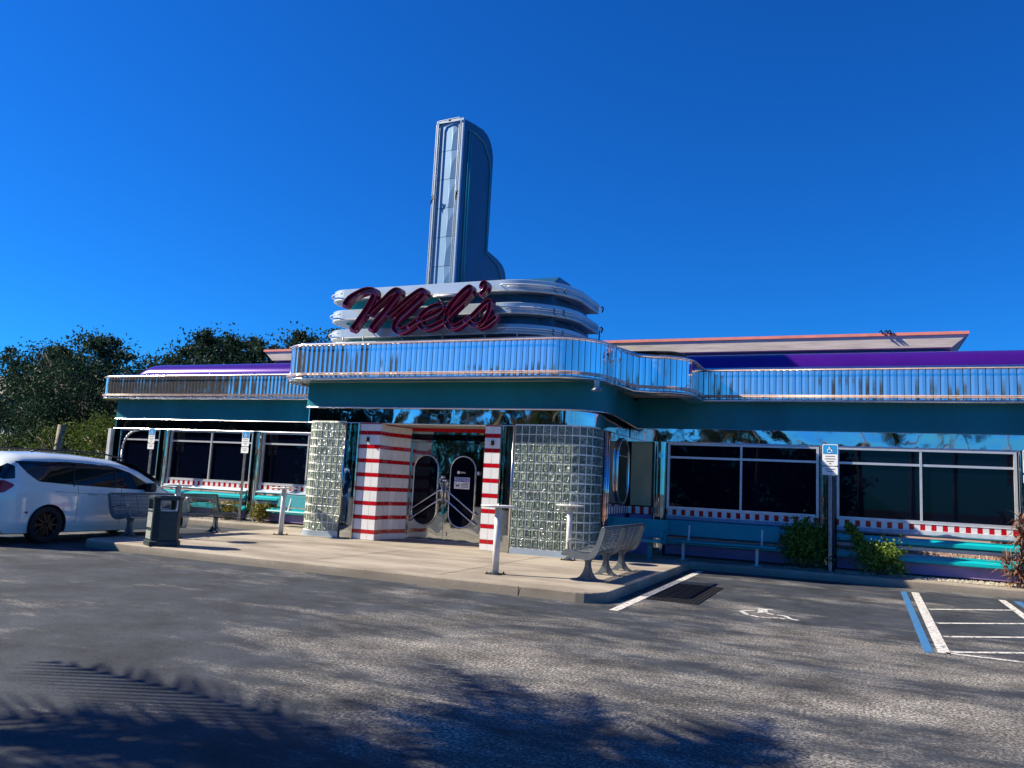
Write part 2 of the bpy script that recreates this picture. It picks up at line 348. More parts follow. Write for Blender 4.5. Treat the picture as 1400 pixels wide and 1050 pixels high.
def sweep(mb,path,prof,zf=None,smooth=True):
    """prof: list of (offset outward, z or z-relative)"""
    Ps=[offs(path,d) for d,_ in prof]; n=len(prof); vs=[]
    for i,p in enumerate(path):
        for k,(d,z) in enumerate(prof):
            q=Ps[k][i]; vs.append((q.x,q.y,(zf(p)+z) if zf else z))
    fs=[(i*n+k,(i+1)*n+k,(i+1)*n+k+1,i*n+k+1) for i in range(len(path)-1) for k in range(n-1)]
    sm=mb.smooth; mb.smooth=smooth; mb.add(vs,fs); mb.smooth=sm; return mb
def ribbed(mb,path,zf,step=.14,groove=.007):
    P=resample(path,step); rnd=random.Random(3)
    for a,b in zip(P,P[1:]):
        t=(b-a); L=t.length; t=t/L; nrm=Vector((t.y,-t.x))
        g=groove/L
        p0=a.lerp(b,g); p1=a.lerp(b,1-g)
        za=zf(a); zb=zf(b)
        o0=rnd.uniform(-.002,.002); o1=rnd.uniform(-.002,.002)
        cols=[(a-nrm*.014,za,0),(p0-nrm*.010,za,0),(p0+nrm*o0,za,1),(a.lerp(b,.5)+nrm*(o0+o1+.0065),za,1),(p1+nrm*o1,zb,1),(p1-nrm*.010,zb,0),(b-nrm*.014,zb,0)]
        vs=[]
        for q,z,_ in cols: vs+=[(q.x,q.y,z[0]),(q.x,q.y,(z[0]+z[1])/2),(q.x,q.y,z[1])]
        fs=[]
        for i in range(len(cols)-1):
            for k in range(2): fs.append((i*3+k,(i+1)*3+k,(i+1)*3+k+1,i*3+k+1))
        o=len(mb.v); mb.v+=vs
        for j,f in enumerate(fs):
            mb.f.append([q+o for q in f]); mb.mi.append(1 if j//2 in(0,1,4,5) else 0); mb.sm.append(False)
def poly(mb,pts,z,flip=False):
    vs=[(p[0],p[1],z) for p in pts]; n=len(vs)
    return mb.add(vs,[tuple(range(n))[::-1] if flip else tuple(range(n))])
# ================================================================== GROUND
g=MB(); g.quad((-260,-200,0),(240,-200,0),(240,300,0),(-260,300,0)); struct(g.build('ground',M['asphalt']))
g=MB(); g.quad((-90,22,.03),(-24.6,22,.03),(-24.6,70,.03),(-90,70,.03)); g.quad((-90,-4,.03),(-27,-4,.03),(-27,21.9,.03),(-90,21.9,.03)); struct(g.build('lawn',M['lawn']))
# sidewalk
side=rpath([(-30,17.85),(-14.1,17.85,.5),(-14.1,11.08,.55),(-3.3,11.12,.4),(-3.3,17.85,.12),(9,17.85)],.12)
g=MB(); g.smooth=False
sweep(g,side,[(.01,0),(.0,.13),(-.012,.146),(-.035,.15)],smooth=False)
top=offs(side,-.035); vs=[(p.x,p.y,.15) for p in top]+[(9,19.3,.15),(-30,19.3,.15)]; g.add(vs,[tuple(range(len(vs)))])
sd=g.build('sidewalk',M['concrete']); struct(sd)
# joints: shallow dark saw cuts and the kerb joint line
g=MB()
for x in(-11.3,-8.7,-6.1): g.quad((x,11.45,.1535),(x+.012,11.45,.1535),(x+.012,16.0,.1535),(x,16.0,.1535))
g.quad((-13.3,11.42,.1535),(-3.65,11.42,.1535),(-3.65,11.43,.1535),(-13.3,11.43,.1535))
g.quad((-13.3,13.7,.1535),(-3.6,13.7,.1535),(-3.6,13.712,.1535),(-13.3,13.712,.1535))
for x in(-.2,3): g.quad((x,17.9,.1535),(x+.012,17.9,.1535),(x+.012,18.25,.1535),(x,18.25,.1535))
for x in(-10.2,-7.3,-4.6): g.quad((x,11.105,.0),(x+.014,11.105,.0),(x+.014,11.105,.14),(x,11.105,.14))
struct(g.build('sidewalk_joints',M['iron']))
# gravel bed
g=MB(); g.quad((-1.45,18.32,.156),(9,18.32,.156),(9,19.2,.156),(-1.45,19.2,.156)); g.quad((-22.5,18.45,.156),(-15.9,18.45,.156),(-15.9,19.2,.156),(-22.5,19.2,.156))
struct(g.build('planting_bed',M['gravel_bed']))
g=MB()
for i in range(2600):
    x=random.uniform(-1.4,5) if random.random()<.7 else random.uniform(-22.4,-16); y=random.uniform(18.3,19.05) if x>-2 else random.uniform(18.42,19.05)
    r=random.uniform(.012,.034); h=r*random.uniform(.5,.9); a=random.uniform(0,PI)
    pts=[(x+r*math.cos(a+k*PI/2.5)*random.uniform(.7,1.2),y+r*math.sin(a+k*PI/2.5)*random.uniform(.7,1.2),.157) for k in range(5)]
    g.add(pts+[(x+random.uniform(-.3,.3)*r,y+random.uniform(-.3,.3)*r,.157+h)],[(k,(k+1)%5,5) for k in range(5)])
struct(g.build('gravel',M['stone']),'stuff')
# paint on the lot
def line(mb,a,b,wd,z=.004):
    a=Vector(a);b=Vector(b);t=(b-a).normalized();n=Vector((-t.y,t.x))*wd/2
    k=max(1,int((b-a).length/.25)); 
    for i in range(k):
        p=a.lerp(b,i/k);q=a.lerp(b,(i+1)/k); mb.quad((p.x-n.x,p.y-n.y,z),(q.x-n.x,q.y-n.y,z),(q.x+n.x,q.y+n.y,z),(p.x+n.x,p.y+n.y,z))
g=MB()
line(g,(-3.02,10.74),(-3.02,17.5),.13); line(g,(1.06,17.1),(.93,10.38),.13)
for a,b in(((1.1,14.55),(2.42,15.6)),((1.08,12.93),(2.35,13.95)),((1.05,11.68),(2.3,12.6)),((1.02,10.52),(2.3,11.4))): line(g,a,b,.085)
line(g,(.95,10.42),(2.6,10.36),.08); line(g,(2.48,17.15),(2.36,10.4),.12)
struct(g.build('white_parking_lines',M['line_white']))
g=MB(); line(g,(.86,17.11),(.77,10.3),.10); line(g,(2.72,17.15),(2.62,10.4),.13); line(g,(-17.4,17),(-17.5,10.4),.12)
struct(g.build('blue_parking_lines',M['line_blue']))
g=MB()
for ps in [[(-1.49,12.0),(-1.44,12.13),(-1.33,12.2)],[(-1.48,11.97),(-1.37,11.74),(-1.2,11.61)],[(-1.18,11.63),(-1.05,11.65)],[(-1.03,11.68),(-.95,11.75),(-.87,11.71)],[(-1.33,12.53),(-1.22,12.49),(-1.1,12.53)],[(-1.27,12.07),(-1.15,12.09),(-1.05,12.01)],[(-1.27,12.52),(-1.21,12.08)],[(-1.0,12.02),(-.89,11.99),(-.81,11.78),(-.70,11.70)]]:
    for a,b in zip(ps,ps[1:]): line(g,a,b,.065,.0045)
line(g,(-1.24,12.5),(-1.2,12.1),.13,.0052)
struct(g.build('wheelchair_marking',M['line_white']))
# ================================================================== DINER
D=thing('diner_building','streamlined chrome diner with teal frieze, glass block entrance and blue tower under a script sign','diner',(-8,17.5,0))
def part(mb,name,mat,parent=D,each=False,**k):
    if not each: return mb.build(name,mat,parent,world=True,**k)
    # one object per connected piece
    n=len(mb.v); r=list(range(n))
    def f(i):
        while r[i]!=i: r[i]=r[r[i]]; i=r[i]
        return i
    for a in mb.f:
        for b in a[1:]: r[f(b)]=f(a[0])
    grp={}
    for j,a in enumerate(mb.f): grp.setdefault(f(a[0]),[]).append(j)
    o=None
    for js in grp.values():
        m2=MB(); mp={}
        for j in js:
            fc=[]
            for i in mb.f[j]:
                if i not in mp: mp[i]=len(m2.v); m2.v.append(mb.v[i])
                fc.append(mp[i])
            m2.f.append(fc); m2.mi.append(mb.mi[j]); m2.sm.append(mb.sm[j])
        o=m2.build(name,mat,parent,world=True,**k)
    return o
YW=19.25
def P(x,y): return Vector((x,y))
# walls
g=MB(); g.box(-23.05,-4.1,YW+.02,YW+9,.0,4.45); g.box(-5.1,9,YW+.03,YW+9,.0,4.44)
g.box(-12.6,-10.9,16.6,YW+.01,.0,4.0); g.box(-7.35,-5.35,16.95,YW+.015,.0,4.01); g.box(-10.95,-7.3,17.75,YW+.012,0,4.02)
part(g,'wall',M['navy'])
# frieze (teal)
pe=rpath([(-12.82,YW),(-12.82,16.2,.12),(-4.95,16.2,1.0),(-4.95,19.2,.0)],.05)
def smooth(t): t=max(0,min(1,t)); return t*t*(3-2*t)
def zfr(p): 
    t=smooth((p.y-16.6)/2.2) if p.x>-6 else 0
    return (3.33-.14*t,3.95-.10*t)
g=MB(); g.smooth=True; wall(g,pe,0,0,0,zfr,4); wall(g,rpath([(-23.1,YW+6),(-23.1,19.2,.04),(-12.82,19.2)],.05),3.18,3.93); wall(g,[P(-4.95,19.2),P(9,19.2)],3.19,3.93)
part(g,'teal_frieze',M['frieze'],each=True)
g=MB()
sweep(g,pe,[(.0,0),(.03,0),(.03,.03),(.0,.04)],zf=lambda p:zfr(p)[0]-.02); sweep(g,[P(-23.1,19.2),P(-12.82,19.2)],[(0,3.16),(.03,3.16),(.03,3.19),(0,3.2)]); sweep(g,[P(-4.9,19.2),P(9,19.2)],[(0,3.17),(.025,3.17),(.025,3.195),(0,3.205)])
part(g,'frieze_trim',M['trim'],each=True)
# mirror headers
ph=rpath([(-12.78,YW),(-12.78,16.24,.12),(-5.12,16.24,.8),(-5.12,YW)],.05)
g=MB(); g.smooth=True; wall(g,ph,2.96,3.335); part(g,'mirror_header',M['mirror'])
g=MB(); g.smooth=True; wall(g,rpath([(-23.05,YW+5),(-23.05,19.17,.05),(-12.8,19.17)],.05),2.86,3.18,nz=2); part(g,'mirror_header',M['mirror'])
g=MB(); g.smooth=True; wall(g,[P(-5.1,19.17),P(9,19.17)],2.86,3.19,nz=2); part(g,'mirror_header',M['mirror'])
g=MB(); sweep(g,ph,[(0,2.93),(.025,2.935),(.025,2.96),(0,2.965)]); sweep(g,[P(-23.05,19.15),P(-12.78,19.15)],[(0,2.83),(.04,2.83),(.04,2.87),(0,2.88)]); sweep(g,[P(-4.2,19.15),P(9,19.15)],[(0,2.84),(.02,2.84),(.02,2.87),(0,2.88)])
part(g,'header_trim',M['trim'],each=True)
# canopy fascia -------------------------------------------------
pc=rpath([(-13.36,19.0),(-13.36,15.56,.95),(-4.92,15.56,1.05),(-4.92,17.05,.45),(-3.3,17.05,.75),(-3.3,18.94)],.06)
def zc(p):
    t=smooth((p.x+4.95)/.7) if p.y>16.2 else 0
    return (4.0-.14*t,4.81-.20*t)
g=MB(); ribbed(g,pc,zc); part(g,'ribbed_fascia',[M['fascia'],M['seam']])
pw1=rpath([(-23.75,YW+5),(-23.75,18.96,.45),(-13.2,18.96)],.06); pw2=[P(-3.32,18.96),P(9,18.96)]
zw=lambda p:(3.90,4.60)
g=MB(); ribbed(g,pw1,zw); part(g,'ribbed_fascia',[M['fascia'],M['seam']])
g=MB(); ribbed(g,pw2,zw); part(g,'ribbed_fascia',[M['fascia'],M['seam']])
def lips(path,zf,tubes=True):
    g=MB()
    sweep(g,path,[(-.03,.065),(.03,.058),(.045,.035),(.035,.012),(-.06,-.0),(-.3,-.01)],zf=lambda p:zf(p)[0]-.07)
    sweep(g,path,[(.0,-.01),(.022,.0),(.024,.012),(.0,.03),(-.16,.08),(-.3,.08)],zf=lambda p:zf(p)[1])
    part(g,'fascia_lip',M['trim'],each=True)
    if tubes:
        g=MB()
        for d,k,dz in((.06,1,-.02),(.07,0,.05),(.07,0,.085)):
            q=offs(path,d); g.tube([(a.x,a.y,zf(b)[k]+dz) for a,b in zip(q,path)],.011,6)
        part(g,'neon_tube',M['copper'],each=True)
        g=MB(); q=resample(path,.45)
        for a in offs(q,.04): 
            z=zf(a)[0]; g.box(a.x-.008,a.x+.008,a.y-.03,a.y+.03,z+.03,z+.10)
        part(g,'tube_bracket',M['trim'],each=True)
lips(pc,zc); lips(pw1,zw); lips(pw2,zw)
# soffits and roof decks
g=MB()
poly(g,[(p.x,p.y) for p in offs(pc,.0)]+[(-3.3,YW),(-13.25,YW)],3.955,True)
part(g,'canopy_soffit',M['under'])
g=MB(); poly(g,[(p.x,p.y) for p in offs(pc,-.25)]+[(-3.5,YW+2),(-13,YW+2)],4.80)
g.box(-23.4,-13.0,19.3,YW+8.8,4.46,4.60); g.box(-3.5,9,19.3,YW+8.7,4.465,4.61); g.quad((-23.7,19.05,3.90),(-13,19.05,3.90),(-13,19.3,3.90),(-23.7,19.3,3.90)); g.quad((-3.3,18.98,3.905),(9,18.98,3.905),(9,19.25,3.905),(-3.3,19.25,3.905))
part(g,'roof_deck',M['under'])
# purple barrel roofs
def barrel(x0,x1,round_left):
    g=MB(); g.smooth=True; n=10; prof=[]
    for i in range(n+1):
        a=PI/2*i/n; prof.append((19.62+.55*(1-math.cos(a)),4.66+.50*math.sin(a)))
    prof=[(19.62,4.56)]+prof
    secs=[]
    if round_left:
        for i in range(9):
            a=PI/2*i/8; secs.append((x0+.7*(1-math.cos(a)),math.sin(a)))
    else: secs.append((x0,1))
    secs.append((x1,1))
    vs=[]; m=len(prof)
    for x,sc in secs:
        for y,z in prof: vs.append((x,19.62+(y-19.62)+ (1-sc)*.0,4.56+(z-4.56)*max(.02,sc)))
    fs=[(i*m+k,(i+1)*m+k,(i+1)*m+k+1,i*m+k+1) for i in range(len(secs)-1) for k in range(m-1)]
    vs+=[(x,YW+6,4.56+(prof[-1][1]-4.56)*max(.02,sc)) for x,sc in secs]; o=len(secs)*m
    fs+=[(i*m+m-1,(i+1)*m+m-1,o+i+1,o+i) for i in range(len(secs)-1)]
    g.add(vs,fs); part(g,'purple_roof',M['purple'])
barrel(-22.95,-13.0,True); barrel(-5.2,9,False)
g=MB(); wall(g,[P(-4.5,19.6),P(9,19.6)],4.56,4.74,0); part(g,'roof_flashing',M['mirror'])
# clerestory roof with salmon edge
g=MB(); 
zt,zb=5.99,5.60; y0=22.; X0,X1=-19.4,2.62
g.add([(X0,y0,zt-.07),(X1,y0,zt-.07),(X1-.36,y0+.02,zb),(X0+.36,y0+.02,zb),(X0,30,zt-.07),(X1,30,zt-.07),(X0+.32,29,zb),(X1-.32,29,zb)],[(0,1,2,3),(1,5,7,2),(4,0,3,6),(3,2,7,6)])
part(g,'clerestory_soffit',M['soffit'])
g=MB(); g.box(X0-.02,X1+.02,y0-.03,30,zt-.075,zt); part(g,'salmon_roof_edge',M['pink'])
g=MB(); g.box(X0+.5,X1-.5,y0+.2,29,4.5,zb+.02); part(g,'clerestory_wall',M['tower_blue'])
g=MB()
for dx in(0,.12,.2): g.tube([(.62+dx,y0-.1,zt+.01),(.66+dx,y0-.05,zt+.07),(.7+dx,y0-.1,zt-.04)],.02,5)
part(g,'roof_cable',M['black'])
# ---------------------------------------------------------------- windows, wings
def window(x0,x1,mulls,round_left=False,z0=1.27,z1=2.85,ztr=2.50):
    fr=MB(); w=.055; y=19.13
    yb=YW
    fr.box(x0,x1,y,yb,z1-w,z1); fr.box(x0,x1,y-.02,yb,z0,z0+.05)
    if not round_left: fr.box(x0,x0+w,y,yb,z0+.05,z1-w)
    else:
        pts=[(x0+.05,z0+.05)]+[(x0+.05+.62*(1-math.cos(PI/2*i/8)),z1-.67+.62*math.sin(PI/2*i/8)) for i in range(9)]
        for a,b in zip(pts,pts[1:]): fr.tube([(a[0],y+.03,a[1]),(b[0],y+.03,b[1])],.035,6)
    fr.box(x1-w,x1,y,yb,z0+.05,z1-w)
    xs=[x0+w]+list(mulls)+[x1-w]
    for a,b in zip(xs,xs[1:]): fr.box(a+(.022 if a in mulls else 0),b-(.022 if b in mulls else 0),y+.015,yb,ztr-.025,ztr+.025)
    for a in mulls: fr.box(a-.022,a+.022,y+.005,yb,z0+.05,z1-w)
    f=part(fr,'window',M['alu'])
    p=MB(); p.quad((x0+.02,y+.06,z0+.02),(x1-.02,y+.06,z0+.02),(x1-.02,y+.06,z1-.02),(x0+.02,y+.06,z1-.02)); part(p,'pane',M['glass'],f)
    return f
window(-4.15,-.72,[-2.42]); window(-.35,3.1,[1.33])
window(3.55,7.0,[5.3])
window(-20.42,-17.0,[-18.68]); window(-16.62,-13.2,[-14.9]); window(-22.62,-20.88,[],True)
# chrome pilasters
g=MB(); g.smooth=True
for x0,x1 in((-.70,-.37),(3.12,3.53),(-20.86,-20.46),(-16.98,-16.64)):
    p=rpath([(x0,YW),(x0,19.0,.12),(x1,19.0,.12),(x1,YW)],.03); wall(g,p,.15,2.86,nz=3)
p=rpath([(-4.5,YW),(-4.5,19.02,.14),(-4.17,19.02,.14),(-4.17,YW)],.03); wall(g,p,.15,2.86,nz=3)
p=rpath([(-23.02,YW),(-23.02,19.08,.05),(-22.64,19.08,.02),(-22.64,YW)],.03); wall(g,p,.15,2.86,nz=3)
part(g,'chrome_pilaster',M['doorchrome'],each=True)
g=MB(); g.box(-23.16,-23.03,19.02,19.5,.15,2.84); part(g,'corner_post',M['white_lip'])
# tile bands + ledges
segs=[(-4.15,-.72),(-.35,3.1),(3.55,7.),(-22.6,-20.88),(-20.42,-17.0),(-16.62,-12.8)]
g=MB()
for a,b in segs:
    g.box(a,b,19.11,YW,1.12,1.25)
part(g,'striped_tile_band',M['band'],each=True)
g=MB()
for a,b in segs: g.box(a,b,19.10,YW,1.25,1.268); g.box(a,b,19.10,YW,1.10,1.12)
part(g,'band_edging',M['white_lip'],each=True)
def ledge(prof,name,mat):
    g=MB()
    for a,b in segs: g.prism(prof,a+.005,b-.005,'x')
    part(g,name,mat,each=True)
ledge([(YW,1.098),(19.10,1.098),(19.0,1.03),(19.06,.985),(YW,.985)],'steel_ledge',M['brushed'])
ledge([(YW,.984),(19.035,.984),(19.055,.93),(YW,.93)],'mirror_strip',M['mirror'])
ledge([(YW,.929),(19.06,.929),(18.97,.875),(18.965,.81),(19.03,.79),(YW,.79)],'teal_ledge',M['teal'])
ledge([(YW,.789),(19.08,.789),(19.03,.76),(19.04,.69),(YW,.69)],'steel_ledge',M['brushed'])
ledge([(YW,.689),(19.03,.689),(19.075,.565),(YW,.565)],'mirror_strip',M['mirror'])
ledge([(YW,.564),(19.08,.564),(18.96,.51),(18.955,.45),(19.02,.43),(YW,.43)],'teal_ledge',M['teal'])
ledge([(YW,.429),(19.06,.429),(19.05,.20),(YW,.20)],'purple_plinth',M['purple_base'])
g=MB()
for a,b in segs: g.box(a,b,19.10,YW-.01,.12,.199)
part(g,'plinth_shadow_gap',M['navy'],each=True)
# ---------------------------------------------------------------- glass block walls
def blocks(path,z0,rows,ph,pw,parent=D,gm='gblock'):
    mo=MB(); mo.smooth=True
    wall(mo,path,z0-.02,z0+rows*ph+.02,-.012)
    w=part(mo,'glass_block_wall',M['mortar'])
    P_=resample(path,pw); g=MB()
    for a,b in zip(P_,P_[1:]):
        t=(b-a); L=t.length; t/=L; n=Vector((t.y,-t.x)); e=.009
        for r in range(rows):
            za=z0+r*ph+e; zb=z0+(r+1)*ph-e
            def Q(s,d,z): q=a+t*s+n*d; return (q.x,q.y,z)
            o=[Q(e,-.012,za),Q(L-e,-.012,za),Q(L-e,-.012,zb),Q(e,-.012,zb)]
            k=.02; i_=[Q(e+k,.006,za+k),Q(L-e-k,.006,za+k),Q(L-e-k,.006,zb-k),Q(e+k,.006,zb-k)]
            k=.045; j_=[Q(e+k,-.002,za+k),Q(L-e-k,-.002,za+k),Q(L-e-k,-.002,zb-k),Q(e+k,-.002,zb-k)]
            g.add(o+i_+j_,[(0,1,5,4),(1,2,6,5),(2,3,7,6),(3,0,4,7),(4,5,9,8),(5,6,10,9),(6,7,11,10),(7,4,8,11),(8,9,10,11)])
    part(g,'glass_blocks',M[gm],w)
    g=MB(); wall(g,path,.15,z0-.02,.01); part(g,'block_kerb',M['brushed'],w)
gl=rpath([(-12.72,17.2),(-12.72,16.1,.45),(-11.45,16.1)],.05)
blocks(gl,.29,13,.2055,.165,gm='gsunlit')
grt=rpath([(-6.92,16.1),(-5.16,16.1,.45),(-5.14,17.05)],.05)
blocks(grt,.29,13,.2055,.168)
# mirror pilasters beside the tile piers
g=MB(); g.smooth=True
wall(g,rpath([(-11.45,16.3),(-11.44,16.12,.03),(-11.08,16.12,.03),(-11.08,16.3)],.03),.15,2.94,nz=4)
wall(g,rpath([(-7.30,16.3),(-7.29,16.17,.03),(-6.94,16.17,.03),(-6.94,16.3)],.03),.15,2.94,nz=4)
part(g,'mirror_pilaster',M['doorchrome'],each=True)
g=MB(); g.tube([(-6.955,16.12,.15),(-6.955,16.12,2.94)],.025,8); g.tube([(-11.46,16.12,.15),(-11.46,16.12,2.94)],.02,8); 
part(g,'pilaster_bead',M['trim'],each=True)
# side wall with oval window
g=MB(); g.smooth=True; wall(g,rpath([(-5.12,17.05),(-5.10,17.12),(-5.10,17.25),(-5.10,19.2)],.1),.15,2.94,nz=4)
for y in(17.1,17.25): g.tube([(-5.08,y,.15),(-5.08,y,2.94)],.035,8)
part(g,'mirror_side_wall',M['mirror'])
def racetrack(cx,cz,rx,z0,z1,n=12):
    o=[(cx+rx*math.cos(PI*i/n),z1-rx+rx*math.sin(PI*i/n)) for i in range(n+1)]
    return o+[(cx+rx*math.cos(PI+PI*i/n),z0+rx+rx*math.sin(PI+PI*i/n)) for i in range(n+1)]
rt=racetrack(18.42,0,.5,1.32,2.86)
g=MB(); vs=[(-5.07,a,b) for a,b in rt]; g.add(vs,[tuple(range(len(vs)))]); ov=part(g,'oval_window',M['glass'])
g=MB(); g.tube([(-5.065,a,b) for a,b in rt],.035,8,closed=True); g.tube([(-5.06,17.95,2.45),(-5.06,18.9,2.45)],.02,6); part(g,'frame',M['trim'],ov)
g=MB(); g.box(-5.1,-5.05,17.3,19.1,1.1,1.26); part(g,'striped_tile_band',M['band'],each=True)
g=MB(); g.box(-5.03,-4.52,19.05,YW,1.3,2.84); part(g,'tan_panel',M['tan'])
g=MB(); g.box(-5.05,-4.5,19.04,YW,1.1,1.27); part(g,'striped_tile_band',M['band'],each=True)
g=MB(); g.box(-5.05,-4.5,19.08,YW,.15,1.09); part(g,'purple_plinth',M['purple_base'])
# ---------------------------------------------------------------- striped tile piers
redz=[2.975,2.715,2.38,2.04,1.70,1.365,1.02,.685,.345]
def tiles(path,name,zmax=2.955,tw=.2):
    P_=resample(path,tw); gw=MB(); 
    wall(gw,path,.15,zmax,-.008); o=part(gw,name,M['grout'])
    a_=MB(); b_=MB(); half=.047
    cuts=[.155]
    for z in sorted(redz): cuts+=[z-half,z+half]
    cuts.append(zmax)
    for a,b in zip(P_,P_[1:]):
        t=(b-a); L=t.length; t/=L; n=Vector((t.y,-t.x)); e=.003
        for k in range(len(cuts)-1):
            z0=cuts[k]+e; z1=min(cuts[k+1],zmax)-e
            if z1<=z0+.01: continue
            if k%2==0 and L<.9 and z1-z0>.3: zs=[(z0,z1)]
            else: zs=[(z0,z1)]
            for u0,u1 in zs:
                q0=a+t*e; q1=b-t*e
                mb=b_ if k%2 else a_
                mb.quad((q0.x,q0.y,u0),(q1.x,q1.y,u0),(q1.x,q1.y,u1),(q0.x,q0.y,u1))
    part(a_,'white_tiles',M['white_tile'],o); part(b_,'red_tiles',M['red_tile'],o)
tiles([P(-11.08,16.2),P(-10.48,16.2)],'tiled_pier',tw=.2)
tiles([P(-10.48,16.2),P(-10.55,16.75),P(-10.36,17.45)],'tiled_pier_return',tw=.22)
tiles([P(-7.70,16.2),P(-7.31,16.2)],'tiled_pier',tw=.195)
tiles([P(-7.55,17.5),P(-7.70,16.2)],'tiled_pier_return',tw=.22)
# small dark fittings on the piers
g=MB(); g.box(-10.87,-10.80,16.165,16.195,2.50,2.60); g.box(-7.53,-7.46,16.165,16.195,2.50,2.60)
g.tube([(-10.835,16.17,2.57),(-10.83,16.10,2.53)],.02,6); g.tube([(-7.495,16.17,2.57),(-7.49,16.10,2.53)],.02,6)
part(g,'pier_bracket',M['black'],each=True)
# recess ceiling and transom
g=MB(); g.quad((-10.5,16.2,2.955),(-7.6,16.2,2.955),(-7.6,17.6,2.955),(-10.5,17.6,2.955)); part(g,'recess_ceiling',M['under'])
g=MB()
for i in range(11):
    x=-10.42+i*.25; g.quad((x+.003,17.44,2.86),(x+.247,17.44,2.86),(x+.247,17.44,2.953),(x+.003,17.44,2.953))
part(g,'red_header_tiles',M['red_tile'],each=True)
g=MB(); g.box(-10.42,-7.6,17.45,17.6,2.80,2.86); g.box(-10.42,-7.6,17.42,17.6,2.60,2.65); g.box(-10.42,-10.34,17.42,17.6,.15,2.60); g.box(-8.30,-8.20,17.42,17.6,.15,2.60); g.box(-10.42,-10.36,17.44,17.6,2.65,2.80); g.box(-8.2,-7.55,17.47,17.6,.15,2.60)
part(g,'door_frame',M['doorchrome'])
g=MB(); g.box(-10.36,-7.6,17.5,17.55,2.65,2.80); part(g,'transom_window',M['glass'])
g=MB(); g.box(-10.34,-8.3,17.40,17.55,.15,.185); part(g,'threshold',M['trim'])
# doors
def door(x0,x1,cx,hinge):
    g=MB(); nx,nz=10,26; y=17.46
    vs=[]; 
    for i in range(nx+1):
        for k in range(nz+1):
            x=x0+(x1-x0)*i/nx; z=.19+(2.59-.19)*k/nz
            vs.append((x,y+.004*noise.noise(Vector((x*2.3,z*1.9,3.)))-.0,z))
    g.smooth=True; g.add(vs,[(i*(nz+1)+k,(i+1)*(nz+1)+k,(i+1)*(nz+1)+k+1,i*(nz+1)+k+1) for i in range(nx) for k in range(nz)])
    d=part(g,'door',M['doorchrome'])
    rt=racetrack(cx,0,.345,.53,2.27,14)
    g=MB(); vs=[(a,y-.012,b) for a,b in rt]; g.add(vs,[tuple(range(len(vs)))]); part(g,'door_window',M['glass'],d)
    g=MB(); g.tube([(a,y-.016,b) for a,b in rt],.017,8,closed=True); part(g,'window_rim',M['trim'],d)
    g=MB(); sgn=1 if hinge>0 else -1; xi=x1-.04 if sgn<0 else x0+.04; xo=x0+.06 if sgn<0 else x1-.1
    for za,zb in((1.42,.86),(1.19,.62)):
        g.tube([(xi,y-.01,za),(xi,y-.06,za),(xi+sgn*.06,y-.09,za-.01),(xo-sgn*.03,y-.09,zb+.02),(xo,y-.07,zb),(xo,y-.01,zb)],.019,8)
    g.tube([(xi,y-.055,1.62),(xi,y-.055,1.10)],.016,8)
    part(g,'pull_bar',M['trim'],d)
    return d
d1=door(-10.335,-9.325,-9.88,-1); d2=door(-9.315,-8.305,-8.84,1)
g=MB()
for i,(x,z,r) in enumerate([(-9.40,1.74,.04),(-9.44,1.68,.035),(-9.36,1.66,.03),(-9.30,1.66,.03),(-9.26,1.60,.03),(-9.38,1.58,.03),(-9.28,1.50,.03)]):
    g.lathe([(.004,z-r),(r*.8,z-r*.6),(r,z),(r*.8,z+r*.6),(.004,z+r)],x,17.42,10)
g.tube([(-9.40,17.4,1.74),(-9.44,17.4,1.6),(-9.38,17.4,1.45),(-9.42,17.4,1.25)],.014,6); g.tube([(-9.26,17.4,1.68),(-9.22,17.4,1.6),(-9.27,17.4,1.48)],.014,6)
part(g,'door_ornament',M['trim'],d1)
g=MB(); g.box(-9.30,-9.20,17.43,17.445,.30,.40); g.lathe([(.0,1.83),(.04,1.83),(.045,1.87),(.04,1.91),(.0,1.91)],-8.40,17.42,10); part(g,'lock_plate',M['trim'],d2)
def text(s,size,x,y,z,mat,name,parent,ext=.001,cx=True,world=True):
    cu=bpy.data.curves.new(name,'FONT'); cu.body=s; cu.size=size; cu.extrude=ext; cu.align_x='CENTER' if cx else 'LEFT'; cu.align_y='CENTER'
    o=bpy.data.objects.new(name,cu); COL.objects.link(o); dg=bpy.context.evaluated_depsgraph_get()
    me=bpy.data.meshes.new_from_object(o.evaluated_get(dg)); bpy.data.objects.remove(o)
    me.transform(Matrix.Translation((x,y,z))@Matrix.Rotation(PI/2,4,'X'))
    if world: me.transform(Matrix.Translation(-D.location))
    me.materials.clear(); me.materials.append(mat)
    ob=bpy.data.objects.new(name,me); COL.objects.link(ob); ob.parent=parent; return ob
g=MB(); g.box(-9.055,-8.635,17.428,17.436,1.47,1.755); n_=part(g,'notice_sticker',M['sign_white'],d2)
g=MB(); g.box(-9.045,-8.645,17.422,17.427,1.645,1.745); part(g,'notice_header',M['notice_blue'],d2)
text('NOTICE',.105,-8.845,17.420,1.695,M['sign_white'],'notice_word',d2)
g=MB()
for i in range(4): g.box(-8.86 if i else -8.82,-8.66,17.424,17.427,1.61-i*.033,1.622-i*.033)
